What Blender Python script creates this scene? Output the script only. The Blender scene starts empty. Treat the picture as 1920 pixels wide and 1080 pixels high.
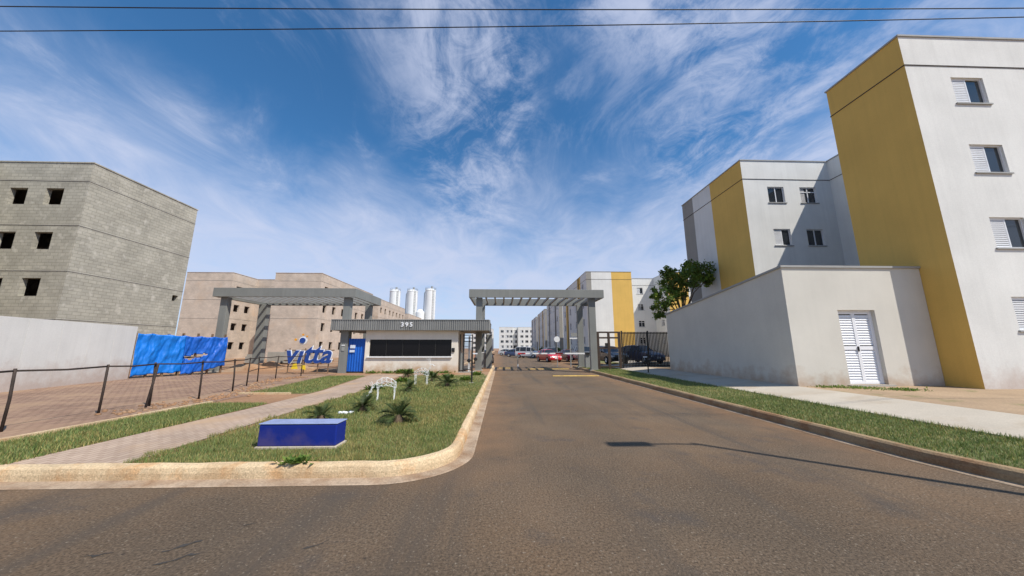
import bpy, math, random
import numpy as np
from mathutils import Vector
from mathutils import noise as mnoise
R = math.radians
random.seed(7)
rng = np.random.default_rng(11)
scene = bpy.context.scene
col = scene.collection

# ---------------------------------------------------------------- camera
cam_d = bpy.data.cameras.new("camera")
cam_d.sensor_width = 36.0
cam_d.lens = 617.0 / 1920.0 * 36.0
cam_d.clip_start = 0.05
cam_d.clip_end = 6000
cam = bpy.data.objects.new("camera", cam_d)
col.objects.link(cam)
cam.location = (0, 0, 1.6)
cam.rotation_euler = (R(90) + math.atan(113 / 617), 0, -math.atan(20 / 617 * math.cos(math.atan(113 / 617))))
scene.camera = cam

# ---------------------------------------------------------------- light
SUN_D = Vector((-1.0, 0.82, -1.65)).normalized()          # direction the light travels
sun_d = bpy.data.lights.new("sun", 'SUN')
sun_d.energy = 4.8
sun_d.angle = R(0.53)
sun_d.color = (1.0, 0.94, 0.85)
sun = bpy.data.objects.new("sun", sun_d)
col.objects.link(sun)
sun.rotation_euler = SUN_D.to_track_quat('-Z', 'Y').to_euler()
sun.location = (30, -20, 50)

world = bpy.data.worlds.new("World")
scene.world = world
world.use_nodes = True
wn, wl = world.node_tree.nodes, world.node_tree.links
wn.clear()


def N(nodes, typ, **kw):
    n = nodes.new(typ)
    for k, v in kw.items():
        if k == 'inp':
            for a, b in v.items():
                n.inputs[a].default_value = b
        else:
            setattr(n, k, v)
    return n


sky = N(wn, 'ShaderNodeTexSky', sky_type='NISHITA', sun_disc=False)
sky.sun_elevation = math.asin(-SUN_D.z)
sky.sun_rotation = math.atan2(-SUN_D.x, -SUN_D.y)
sky.air_density = 1.0
sky.dust_density = 0.35
sky.ozone_density = 2.2
sky.altitude = 600
wtc = N(wn, 'ShaderNodeTexCoord')
wsep = N(wn, 'ShaderNodeSeparateXYZ')
wl.new(wtc.outputs['Generated'], wsep.inputs[0])


def wmath(op, a, b=None, clamp=False):
    m = N(wn, 'ShaderNodeMath', operation=op, use_clamp=clamp)
    for i, v in enumerate((a, b)):
        if v is None:
            continue
        if isinstance(v, (int, float)):
            m.inputs[i].default_value = v
        else:
            wl.new(v, m.inputs[i])
    return m.outputs[0]


def wsmooth(v, a, b):
    m = N(wn, 'ShaderNodeMapRange', interpolation_type='SMOOTHSTEP')
    wl.new(v, m.inputs['Value'])
    m.inputs['From Min'].default_value = a
    m.inputs['From Max'].default_value = b
    return m.outputs[0]


zc = wmath('MAXIMUM', wsep.outputs['Z'], 0.0)
den = wmath('ADD', zc, 0.16)
wx = wmath('DIVIDE', wsep.outputs['X'], den)
wy = wmath('DIVIDE', wsep.outputs['Y'], den)
wcomb = N(wn, 'ShaderNodeCombineXYZ')
wl.new(wx, wcomb.inputs[0])
wl.new(wy, wcomb.inputs[1])


def wnoise(loc, rot, sc, scale, detail, rough, dist):
    mp = N(wn, 'ShaderNodeMapping')
    mp.inputs['Location'].default_value = loc
    mp.inputs['Rotation'].default_value = (0, 0, R(rot))
    mp.inputs['Scale'].default_value = sc
    wl.new(wcomb.outputs[0], mp.inputs['Vector'])
    n = N(wn, 'ShaderNodeTexNoise')
    n.inputs['Scale'].default_value = scale
    n.inputs['Detail'].default_value = detail
    n.inputs['Roughness'].default_value = rough
    n.inputs['Distortion'].default_value = dist
    wl.new(mp.outputs[0], n.inputs['Vector'])
    return n.outputs['Fac']


def wband(px, py, dx, dy, half, l0, l1):
    """soft mask of a long cloud streak in the cloud plane: from a point along a direction"""
    L = math.hypot(dx, dy)
    dx, dy = dx / L, dy / L
    u = wmath('ADD', wmath('MULTIPLY', wmath('SUBTRACT', wx, px), dx), wmath('MULTIPLY', wmath('SUBTRACT', wy, py), dy))
    v = wmath('ADD', wmath('MULTIPLY', wmath('SUBTRACT', wx, px), -dy), wmath('MULTIPLY', wmath('SUBTRACT', wy, py), dx))
    v = wmath('ADD', v, wmath('MULTIPLY', wmath('SUBTRACT', n_big, 0.5), half * 1.6))
    m = wmath('SUBTRACT', 1.0, wsmooth(wmath('ABSOLUTE', v), half * 0.15, half))
    m = wmath('MULTIPLY', m, wsmooth(u, l0 - 0.35, l0 + 0.35))
    return wmath('MULTIPLY', m, wmath('SUBTRACT', 1.0, wsmooth(u, l1 - 0.5, l1 + 0.5)))


n_big = wnoise((1.3, 4.1, 0), 25, (1.0, 0.7, 1), 0.9, 4, 0.5, 0.6)
n_wisp = wnoise((3.7, 0.6, 0), 18, (1.3, 0.9, 1), 2.2, 11, 0.66, 0.9)
n_fine = wnoise((0.4, 8.2, 0), 20, (1.0, 0.8, 1), 8.0, 9, 0.72, 1.2)
# pale sheet that thickens towards the horizon
veil_h = wmath('SUBTRACT', zc, wmath('MULTIPLY', wmath('SUBTRACT', n_big, 0.5), 0.55))
veil_h = wmath('SUBTRACT', veil_h, wmath('MULTIPLY', wmath('SUBTRACT', n_wisp, 0.5), 0.27))
veil = wmath('SUBTRACT', 1.0, wsmooth(veil_h, 0.18, 0.60))
veil = wmath('MULTIPLY', veil, wmath('ADD', 0.74, wmath('MULTIPLY', n_wisp, 0.36)))
# scattered wisps plus the broken cirrus bands overhead
wisp = wsmooth(wmath('ADD', n_wisp, wmath('MULTIPLY', wmath('SUBTRACT', n_big, 0.5), 0.6)), 0.50, 0.80)
b1 = wband(-0.10, 0.80, -0.04, 1.0, 0.32, -0.4, 1.05)
b2 = wband(0.55, 0.70, 0.9, 0.35, 0.26, -0.6, 0.5)
b3 = wband(1.0, 1.15, 0.75, 0.66, 0.40, -0.5, 2.5)
bands = wmath('MAXIMUM', b1, wmath('MAXIMUM', b2, b3))
broken = wsmooth(wmath('ADD', wmath('MULTIPLY', n_wisp, 0.6), wmath('MULTIPLY', n_fine, 0.4)), 0.40, 0.66)
bands = wmath('MULTIPLY', bands, broken)
cloud = wmath('SUBTRACT', 1.0, wmath('MULTIPLY', wmath('SUBTRACT', 1.0, veil), wmath('MULTIPLY', wmath('SUBTRACT', 1.0, wmath('MULTIPLY', wisp, 0.42)), wmath('SUBTRACT', 1.0, wmath('MULTIPLY', bands, 0.8)))))
cloud = wmath('MULTIPLY', cloud, 0.90, clamp=True)
skymul = N(wn, 'ShaderNodeMix', data_type='RGBA', blend_type='MULTIPLY')
skymul.inputs['Factor'].default_value = 1.0
wl.new(sky.outputs[0], skymul.inputs['A'])
skymul.inputs['B'].default_value = (0.056, 0.112, 0.142, 1)
wmix = N(wn, 'ShaderNodeMix', data_type='RGBA')
wl.new(cloud, wmix.inputs['Factor'])
wl.new(skymul.outputs['Result'], wmix.inputs['A'])
wmix.inputs['B'].default_value = (0.58, 0.635, 0.81, 1)
bg = N(wn, 'ShaderNodeBackground')
bg.inputs['Strength'].default_value = 1.0
wl.new(wmix.outputs['Result'], bg.inputs['Color'])
wo = N(wn, 'ShaderNodeOutputWorld')
wl.new(bg.outputs[0], wo.inputs[0])

scene.view_settings.view_transform = 'Standard'
scene.view_settings.look = 'None'
scene.view_settings.gamma = 1.0
scene.view_settings.exposure = 0.12
scene.view_settings.use_curve_mapping = False
scene.cycles.max_bounces = 6
scene.cycles.diffuse_bounces = 3
scene.cycles.glossy_bounces = 3
scene.cycles.transparent_max_bounces = 6

# ---------------------------------------------------------------- materials
MATS = {}


def pmat(name, base, rough=0.8, var=0.12, vscale=1.2, fine=0.08, fscale=40, bump=0.0, bscale=60,
         metal=0.0, spec=0.3, dirt=None, streak=0.0, attr=None, two=None, twoscale=0.6, twolo=0.5, twohi=0.62, coat=0.0):
    """plain procedural surface: broad blotches + fine grain + optional soil splash near the ground + streaks"""
    m = bpy.data.materials.new(name)
    m.use_nodes = True
    nt = m.node_tree
    n, l = nt.nodes, nt.links
    b = n['Principled BSDF']
    b.inputs['Roughness'].default_value = rough
    b.inputs['Metallic'].default_value = metal
    b.inputs['Specular IOR Level'].default_value = spec
    b.inputs['Coat Weight'].default_value = coat
    geo = n.new('ShaderNodeNewGeometry')
    pos = geo.outputs['Position']

    def noise(scale, detail=4, rough_=0.55, vec=None, dist=0.0):
        t = n.new('ShaderNodeTexNoise')
        t.inputs['Scale'].default_value = scale
        t.inputs['Detail'].default_value = detail
        t.inputs['Roughness'].default_value = rough_
        t.inputs['Distortion'].default_value = dist
        l.new(vec or pos, t.inputs['Vector'])
        return t.outputs['Fac']

    def rng_(v, a, b_, lo=0.0, hi=1.0):
        t = n.new('ShaderNodeMapRange')
        t.inputs['From Min'].default_value = a
        t.inputs['From Max'].default_value = b_
        t.inputs['To Min'].default_value = lo
        t.inputs['To Max'].default_value = hi
        l.new(v, t.inputs['Value'])
        return t.outputs[0]

    def mix(f, a, bb, mode='MIX'):
        t = n.new('ShaderNodeMix')
        t.data_type = 'RGBA'
        t.blend_type = mode
        for s, v in (('Factor', f), ('A', a), ('B', bb)):
            if isinstance(v, (int, float)):
                t.inputs[s].default_value = v
            elif isinstance(v, tuple):
                t.inputs[s].default_value = (*v[:3], 1)
            else:
                l.new(v, t.inputs[s])
        return t.outputs['Result']

    c = tuple(base)
    if two is not None:
        c = mix(rng_(noise(twoscale, 5, 0.6, dist=0.3), twolo, twohi), c, tuple(two))
    if var:
        f = rng_(noise(vscale, 5, 0.6), 0.3, 0.7, 1 - var, 1 + var)
        g = n.new('ShaderNodeCombineColor')
        for i in range(3):
            l.new(f, g.inputs[i])
        c = mix(1.0, c, g.outputs[0], 'MULTIPLY')
    if fine:
        f = rng_(noise(fscale, 3, 0.6), 0.3, 0.7, 1 - fine, 1 + fine)
        g = n.new('ShaderNodeCombineColor')
        for i in range(3):
            l.new(f, g.inputs[i])
        c = mix(1.0, c, g.outputs[0], 'MULTIPLY')
    if streak:
        mp = n.new('ShaderNodeMapping')
        mp.inputs['Scale'].default_value = (3.0, 3.0, 0.12)
        l.new(pos, mp.inputs['Vector'])
        f = rng_(noise(1.6, 5, 0.65, mp.outputs[0]), 0.42, 0.75, 1.0, 1 - streak)
        g = n.new('ShaderNodeCombineColor')
        for i in range(3):
            l.new(f, g.inputs[i])
        c = mix(1.0, c, g.outputs[0], 'MULTIPLY')
    if dirt:
        dc, z0, z1, amt = dirt
        sp = n.new('ShaderNodeSeparateXYZ')
        l.new(pos, sp.inputs[0])
        ad = n.new('ShaderNodeMath')
        ad.operation = 'ADD'
        l.new(sp.outputs['Z'], ad.inputs[0])
        l.new(rng_(noise(1.8, 5, 0.65), 0.3, 0.7, 0.35, -0.35), ad.inputs[1])
        f = rng_(ad.outputs[0], z0, z1, amt, 0.0)
        c = mix(f, c, tuple(dc))
    if attr:
        at = n.new('ShaderNodeAttribute')
        at.attribute_name = attr
        c = mix(1.0, c, at.outputs['Color'], 'MULTIPLY')
    if isinstance(c, tuple):
        b.inputs['Base Color'].default_value = (*c, 1)
    else:
        l.new(c, b.inputs['Base Color'])
    if bump:
        bp = n.new('ShaderNodeBump')
        bp.inputs['Strength'].default_value = bump
        bp.inputs['Distance'].default_value = 0.02
        l.new(noise(bscale, 6, 0.7), bp.inputs['Height'])
        l.new(bp.outputs[0], b.inputs['Normal'])
    MATS[name] = m
    return m


RED = (0.30, 0.135, 0.060)
M_WHITE = pmat('white_plaster', (0.70, 0.695, 0.66), 0.9, 0.06, 0.6, 0.04, 30, 0.15, 120, dirt=(RED, 0.3, 1.2, 0.45), streak=0.07)
M_YEL = pmat('yellow_plaster', (0.68, 0.435, 0.115), 0.9, 0.06, 0.6, 0.04, 30, 0.15, 120, streak=0.07)
M_GREYP = pmat('grey_plaster', (0.30, 0.285, 0.255), 0.9, 0.06, 0.5, 0.05, 30, 0.15, 120, streak=0.06)
M_BOX = pmat('cream_plaster', (0.61, 0.585, 0.52), 0.92, 0.05, 0.8, 0.06, 45, 0.25, 90, dirt=((0.36, 0.22, 0.12), 0.35, 0.95, 0.6), streak=0.03)
M_GUARD = pmat('guard_plaster', (0.76, 0.69, 0.59), 0.9, 0.05, 0.8, 0.06, 40, 0.2, 90, dirt=((0.45, 0.24, 0.09), 0.1, 0.75, 0.8), streak=0.06)
M_GREYM = pmat('grey_metal', (0.21, 0.215, 0.20), 0.55, 0.08, 0.9, 0.05, 25, 0.05, 60, spec=0.4, streak=0.12)
M_GREYM2 = pmat('pale_grey_metal', (0.28, 0.285, 0.275), 0.5, 0.08, 0.9, 0.05, 25, spec=0.4)
M_RIB = pmat('ribbed_metal', (0.235, 0.235, 0.225), 0.45, 0.10, 1.2, 0.06, 25, spec=0.45, streak=0.25)
M_DARK = pmat('dark_joint', (0.055, 0.05, 0.045), 0.9, 0.2, 2, 0.1)
M_COPE = pmat('coping_grey', (0.34, 0.34, 0.33), 0.8, 0.1, 1.5, 0.08)
M_FRAMEW = pmat('white_aluminium', (0.74, 0.75, 0.76), 0.4, 0.05, 2, 0.03, spec=0.5)
M_LOUV = pmat('white_louvre_metal', (0.80, 0.81, 0.83), 0.45, 0.04, 2, 0.03, spec=0.5)
M_GLASS = pmat('dark_glass', (0.018, 0.022, 0.026), 0.06, 0.3, 0.7, 0.0, spec=0.6)
M_BLACKGLASS = pmat('black_glass', (0.006, 0.006, 0.007), 0.18, 0.3, 0.7, 0.0, spec=0.25)
M_CURT = pmat('curtain', (0.42, 0.41, 0.40), 0.9, 0.2, 6, 0.1)
M_BLACK = pmat('black_metal', (0.02, 0.019, 0.018), 0.5, 0.3, 3, 0.1, spec=0.4)
M_BROWN = pmat('brown_metal', (0.055, 0.036, 0.026), 0.55, 0.25, 3, 0.1, spec=0.35)
M_RUSTY = pmat('rusty_pipe', (0.045, 0.032, 0.026), 0.75, 0.35, 5, 0.2, spec=0.3)
M_BLUEB = pmat('blue_paint', (0.007, 0.022, 0.215), 0.5, 0.08, 3.5, 0.06, 40, 0.08, 80, spec=0.3, dirt=((0.20, 0.13, 0.10), 0.0, 0.34, 0.25))
M_PALEBLUE = pmat('faded_blue_paint', (0.26, 0.31, 0.48), 0.6, 0.16, 4, 0.08, spec=0.35)
M_TARP = pmat('blue_tarp', (0.003, 0.165, 0.60), 0.5, 0.14, 1.5, 0.12, 60, 0.25, 12, spec=0.45)
M_TARPD = pmat('deep_blue_tarp', (0.004, 0.10, 0.47), 0.5, 0.16, 1.5, 0.12, 60, 0.25, 12, spec=0.45)
M_SIGNB = pmat('sign_blue', (0.012, 0.055, 0.26), 0.4, 0.05, 2, 0.03, spec=0.4)
M_SIGNW = pmat('sign_white', (0.78, 0.79, 0.80), 0.5, 0.03, 2, 0.03)
M_SIGNO = pmat('sign_orange', (0.75, 0.33, 0.03), 0.5, 0.05, 2, 0.03)
M_SIGNY = pmat('sign_yellow', (0.78, 0.56, 0.03), 0.5, 0.05, 2, 0.03)
M_PAPER = pmat('paper', (0.62, 0.68, 0.78), 0.8, 0.05, 3, 0.03)
M_BARRW = pmat('barrier_white', (0.78, 0.78, 0.77), 0.5, 0.04, 3, 0.03)
M_RED = pmat('red_paint', (0.55, 0.02, 0.02), 0.35, 0.05, 3, 0.03, spec=0.5)
M_SILO = pmat('silo_white', (0.78, 0.79, 0.78), 0.5, 0.05, 0.3, 0.03, spec=0.3, streak=0.10)
M_WIRE = pmat('white_wire', (0.80, 0.80, 0.78), 0.5, 0.05, 5, 0.0)
M_CONC = pmat('concrete', (0.36, 0.34, 0.30), 0.9, 0.12, 1.0, 0.12, 50, 0.3, 80)
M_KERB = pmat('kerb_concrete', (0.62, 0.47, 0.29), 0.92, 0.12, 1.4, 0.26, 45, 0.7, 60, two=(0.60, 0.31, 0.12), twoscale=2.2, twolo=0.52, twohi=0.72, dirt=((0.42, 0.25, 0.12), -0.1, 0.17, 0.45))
M_KERBSHADE = pmat('shaded_kerb', (0.36, 0.25, 0.14), 0.92, 0.15, 1.4, 0.2, 45, 0.6, 60, two=(0.30, 0.17, 0.085), twoscale=1.6)  # kerb concrete with the right kerb's shade put into its colour, plus soil blotches
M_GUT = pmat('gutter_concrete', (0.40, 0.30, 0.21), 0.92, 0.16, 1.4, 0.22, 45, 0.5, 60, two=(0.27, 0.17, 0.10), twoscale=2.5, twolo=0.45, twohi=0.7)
M_WALK = pmat('sidewalk_concrete', (0.50, 0.44, 0.355), 0.92, 0.08, 0.9, 0.10, 45, 0.3, 80, two=(0.42, 0.33, 0.23), twoscale=0.8, twolo=0.5, twohi=0.75)
M_SOIL = pmat('red_soil', (0.31, 0.175, 0.095), 0.95, 0.2, 0.6, 0.2, 14, 0.8, 20, two=(0.36, 0.25, 0.16), twoscale=0.35)
M_DIRT = pmat('sandy_dirt', (0.38, 0.27, 0.17), 0.95, 0.15, 0.8, 0.16, 20, 0.6, 30, two=(0.20, 0.19, 0.08), twoscale=0.9, twolo=0.56, twohi=0.68)
M_TURF = pmat('turf_soil', (0.15, 0.155, 0.058), 0.95, 0.2, 2.0, 0.3, 40, 0.6, 40, two=(0.30, 0.235, 0.115), twoscale=1.1, twolo=0.5, twohi=0.72)
M_BARK = pmat('bark', (0.12, 0.085, 0.055), 0.95, 0.25, 4, 0.2, 30, 0.6, 30)
M_WOOD = pmat('old_wood', (0.20, 0.13, 0.08), 0.9, 0.25, 3, 0.15)
M_YLINE = pmat('yellow_line', (0.58, 0.38, 0.10), 0.85, 0.2, 4, 0.2, 40, two=(0.25, 0.17, 0.08), twoscale=3, twolo=0.5, twohi=0.7)
M_TYRE = pmat('tyre', (0.02, 0.02, 0.02), 0.85, 0.1)
M_RIM = pmat('rim', (0.45, 0.46, 0.47), 0.35, 0.05, metal=0.7)
M_LAMPC = pmat('clear_lens', (0.65, 0.67, 0.70), 0.1, 0.05, spec=0.7)
M_LAMPR = pmat('red_lens', (0.45, 0.012, 0.012), 0.15, 0.05, spec=0.6)
CARC = {k: pmat('car_' + k, c, 0.28, 0.03, 2, 0.0, spec=0.5, coat=0.6) for k, c in dict(
    red=(0.48, 0.012, 0.022), black=(0.012, 0.012, 0.014), white=(0.74, 0.75, 0.76), silver=(0.42, 0.44, 0.46),
    blue=(0.03, 0.05, 0.12), maroon=(0.10, 0.012, 0.03), grey=(0.12, 0.125, 0.13)).items()}


def leafmat(name, base, trans=0.25):
    m = pmat(name, base, 0.55, 0.0, 1, 0.0, spec=0.3, attr='tint')
    nt = m.node_tree
    b = nt.nodes['Principled BSDF']
    src = b.inputs['Base Color'].links[0].from_socket
    tr = nt.nodes.new('ShaderNodeBsdfTranslucent')
    nt.links.new(src, tr.inputs['Color'])
    mx = nt.nodes.new('ShaderNodeMixShader')
    mx.inputs[0].default_value = trans
    nt.links.new(b.outputs[0], mx.inputs[1])
    nt.links.new(tr.outputs[0], mx.inputs[2])
    nt.links.new(mx.outputs[0], nt.nodes['Material Output'].inputs[0])
    return m


M_GRASS = leafmat('grass_blade', (0.205, 0.25, 0.085), 0.3)
M_LEAF = leafmat('tree_leaf', (0.135, 0.215, 0.048), 0.4)
M_FROND = leafmat('frond_leaf', (0.055, 0.085, 0.028), 0.2)


def brickmat(name, c1, c2, mortar, bw, bh, ms, plane='xz', rough=0.92, bumpd=0.4, blotch=None, spec=0.2):
    """blocks laid out in world metres on an axis-aligned wall (u = x + y) or on the ground"""
    m = pmat(name, (0.5, 0.5, 0.5), rough, 0, 1, 0, spec=spec)
    nt = m.node_tree
    n, l = nt.nodes, nt.links
    b = n['Principled BSDF']
    geo = n.new('ShaderNodeNewGeometry')
    sp = n.new('ShaderNodeSeparateXYZ')
    l.new(geo.outputs['Position'], sp.inputs[0])
    cb = n.new('ShaderNodeCombineXYZ')
    if plane == 'xz':
        ad = n.new('ShaderNodeMath')
        l.new(sp.outputs['X'], ad.inputs[0])
        l.new(sp.outputs['Y'], ad.inputs[1])
        l.new(ad.outputs[0], cb.inputs[0])
        l.new(sp.outputs['Z'], cb.inputs[1])
    else:
        l.new(sp.outputs['Y'], cb.inputs[0])
        l.new(sp.outputs['X'], cb.inputs[1])
    br = n.new('ShaderNodeTexBrick')
    l.new(cb.outputs[0], br.inputs['Vector'])
    br.inputs['Color1'].default_value = (*c1, 1)
    br.inputs['Color2'].default_value = (*c2, 1)
    br.inputs['Mortar'].default_value = (*mortar, 1)
    br.inputs['Scale'].default_value = 1.0
    br.inputs['Brick Width'].default_value = bw
    br.inputs['Row Height'].default_value = bh
    br.inputs['Mortar Size'].default_value = ms
    br.inputs['Mortar Smooth'].default_value = 0.2
    ns = n.new('ShaderNodeTexNoise')
    ns.inputs['Scale'].default_value = 0.7
    ns.inputs['Detail'].default_value = 8
    ns.inputs['Roughness'].default_value = 0.7
    l.new(geo.outputs['Position'], ns.inputs['Vector'])
    mr = n.new('ShaderNodeMapRange')
    mr.inputs['From Min'].default_value = 0.3
    mr.inputs['From Max'].default_value = 0.7
    mr.inputs['To Min'].default_value = 0.78
    mr.inputs['To Max'].default_value = 1.18
    l.new(ns.outputs['Fac'], mr.inputs['Value'])
    mu = n.new('ShaderNodeVectorMath')
    mu.operation = 'SCALE'
    l.new(br.outputs['Color'], mu.inputs[0])
    l.new(mr.outputs[0], mu.inputs['Scale'])
    out = mu.outputs[0]
    if blotch:
        n2 = n.new('ShaderNodeTexNoise')
        n2.inputs['Scale'].default_value = blotch[1]
        n2.inputs['Detail'].default_value = 6
        l.new(geo.outputs['Position'], n2.inputs['Vector'])
        m2 = n.new('ShaderNodeMapRange')
        m2.inputs['From Min'].default_value = blotch[2]
        m2.inputs['From Max'].default_value = blotch[3]
        l.new(n2.outputs['Fac'], m2.inputs['Value'])
        mx = n.new('ShaderNodeMix')
        mx.data_type = 'RGBA'
        l.new(m2.outputs[0], mx.inputs['Factor'])
        l.new(out, mx.inputs['A'])
        mx.inputs['B'].default_value = (*blotch[0], 1)
        out = mx.outputs['Result']
    l.new(out, b.inputs['Base Color'])
    bp = n.new('ShaderNodeBump')
    bp.inputs['Strength'].default_value = bumpd
    bp.inputs['Distance'].default_value = 0.015
    bp.invert = True
    l.new(br.outputs['Fac'], bp.inputs['Height'])
    l.new(bp.outputs[0], b.inputs['Normal'])
    return m


M_RAW = brickmat('raw_concrete_block', (0.43, 0.405, 0.335), (0.36, 0.34, 0.285), (0.31, 0.29, 0.24), 0.39, 0.19, 0.016,
                 blotch=((0.52, 0.49, 0.42), 2.6, 0.58, 0.75))
M_TAN = brickmat('tan_concrete_block', (0.58, 0.485, 0.395), (0.53, 0.445, 0.365), (0.49, 0.41, 0.34), 0.39, 0.19, 0.015,
                 blotch=((0.56, 0.43, 0.32), 0.5, 0.55, 0.8))
M_PAVE = brickmat('red_paver', (0.28, 0.175, 0.125), (0.36, 0.24, 0.165), (0.16, 0.10, 0.065), 0.22, 0.11, 0.012, plane='xy',
                  blotch=((0.36, 0.24, 0.15), 0.7, 0.50, 0.72))
M_PATH = brickmat('path_paver', (0.40, 0.30, 0.23), (0.46, 0.35, 0.265), (0.30, 0.21, 0.15), 0.20, 0.10, 0.010, plane='xy',
                  blotch=((0.46, 0.31, 0.19), 0.9, 0.50, 0.75))


def asphalt():
    m = pmat('asphalt', (0.143, 0.104, 0.070), 0.88, 0.20, 0.40, 0.50, 44, 1.0, 55, spec=0.22,
             two=(0.172, 0.114, 0.069), twoscale=0.45, twolo=0.4, twohi=0.65)
    nt = m.node_tree
    n, l = nt.nodes, nt.links
    b = n['Principled BSDF']
    src = b.inputs['Base Color'].links[0].from_socket
    geo = n.new('ShaderNodeNewGeometry')
    # sparse dark pits and stretched seal marks
    for (scx, scy, sc, lo, hi, colr, rot) in ((1, 1, 4.5, 0.70, 0.74, (0.035, 0.028, 0.024), 0),
                                             (0.45, 2.2, 1.3, 0.72, 0.76, (0.045, 0.038, 0.034), 38),
                                             (1, 1, 0.9, 0.56, 0.75, (0.085, 0.074, 0.066), 0), (1.6, 0.10, 0.8, 0.52, 0.70, (0.100, 0.080, 0.062), 0),
                                             (1, 1, 34.0, 0.60, 0.68, (0.30, 0.245, 0.18), 0), (1, 1, 30.0, 0.37, 0.30, (0.05, 0.04, 0.033), 0)):
        mp = n.new('ShaderNodeMapping')
        mp.inputs['Rotation'].default_value = (0, 0, R(rot))
        mp.inputs['Scale'].default_value = (scx, scy, 1)
        l.new(geo.outputs['Position'], mp.inputs['Vector'])
        ns = n.new('ShaderNodeTexNoise')
        ns.inputs['Scale'].default_value = sc
        ns.inputs['Detail'].default_value = 5
        ns.inputs['Roughness'].default_value = 0.6
        l.new(mp.outputs[0], ns.inputs['Vector'])
        mr = n.new('ShaderNodeMapRange')
        mr.inputs['From Min'].default_value = lo
        mr.inputs['From Max'].default_value = hi
        l.new(ns.outputs['Fac'], mr.inputs['Value'])
        mx = n.new('ShaderNodeMix')
        mx.data_type = 'RGBA'
        l.new(mr.outputs[0], mx.inputs['Factor'])
        l.new(src, mx.inputs['A'])
        mx.inputs['B'].default_value = (*colr, 1)
        src = mx.outputs['Result']
    # red soil washed along both kerbs of the entrance road and the street edge
    sp = n.new('ShaderNodeSeparateXYZ')
    l.new(geo.outputs['Position'], sp.inputs[0])
    nz = n.new('ShaderNodeTexNoise')
    nz.inputs['Scale'].default_value = 1.6
    nz.inputs['Detail'].default_value = 7
    nz.inputs['Roughness'].default_value = 0.7
    l.new(geo.outputs['Position'], nz.inputs['Vector'])

    def mth(op, a_, b_):
        t_ = n.new('ShaderNodeMath')
        t_.operation = op
        for i_, v_ in enumerate((a_, b_)):
            if isinstance(v_, (int, float)):
                t_.inputs[i_].default_value = v_
            else:
                l.new(v_, t_.inputs[i_])
        return t_.outputs[0]
    dx_ = mth('SUBTRACT', 3.3, mth('ABSOLUTE', mth('SUBTRACT', sp.outputs['X'], 2.68), 0.0))
    dist = mth('SUBTRACT', dx_, mth('MULTIPLY', mth('SUBTRACT', nz.outputs['Fac'], 0.5), 2.4))
    mr = n.new('ShaderNodeMapRange')
    mr.inputs['From Min'].default_value = 0.0
    mr.inputs['From Max'].default_value = 1.1
    mr.inputs['To Min'].default_value = 0.75
    mr.inputs['To Max'].default_value = 0.0
    l.new(dist, mr.inputs['Value'])
    ymask = n.new('ShaderNodeMapRange')
    ymask.inputs['From Min'].default_value = 4.0
    ymask.inputs['From Max'].default_value = 6.0
    l.new(sp.outputs['Y'], ymask.inputs['Value'])
    mx = n.new('ShaderNodeMix')
    mx.data_type = 'RGBA'
    l.new(mth('MULTIPLY', mr.outputs[0], ymask.outputs[0]), mx.inputs['Factor'])
    l.new(src, mx.inputs['A'])
    mx.inputs['B'].default_value = (0.25, 0.145, 0.078, 1)
    src = mx.outputs['Result']
    l.new(src, b.inputs['Base Color'])
    return m


M_ASPH = asphalt()

# ---------------------------------------------------------------- mesh helpers


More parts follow.
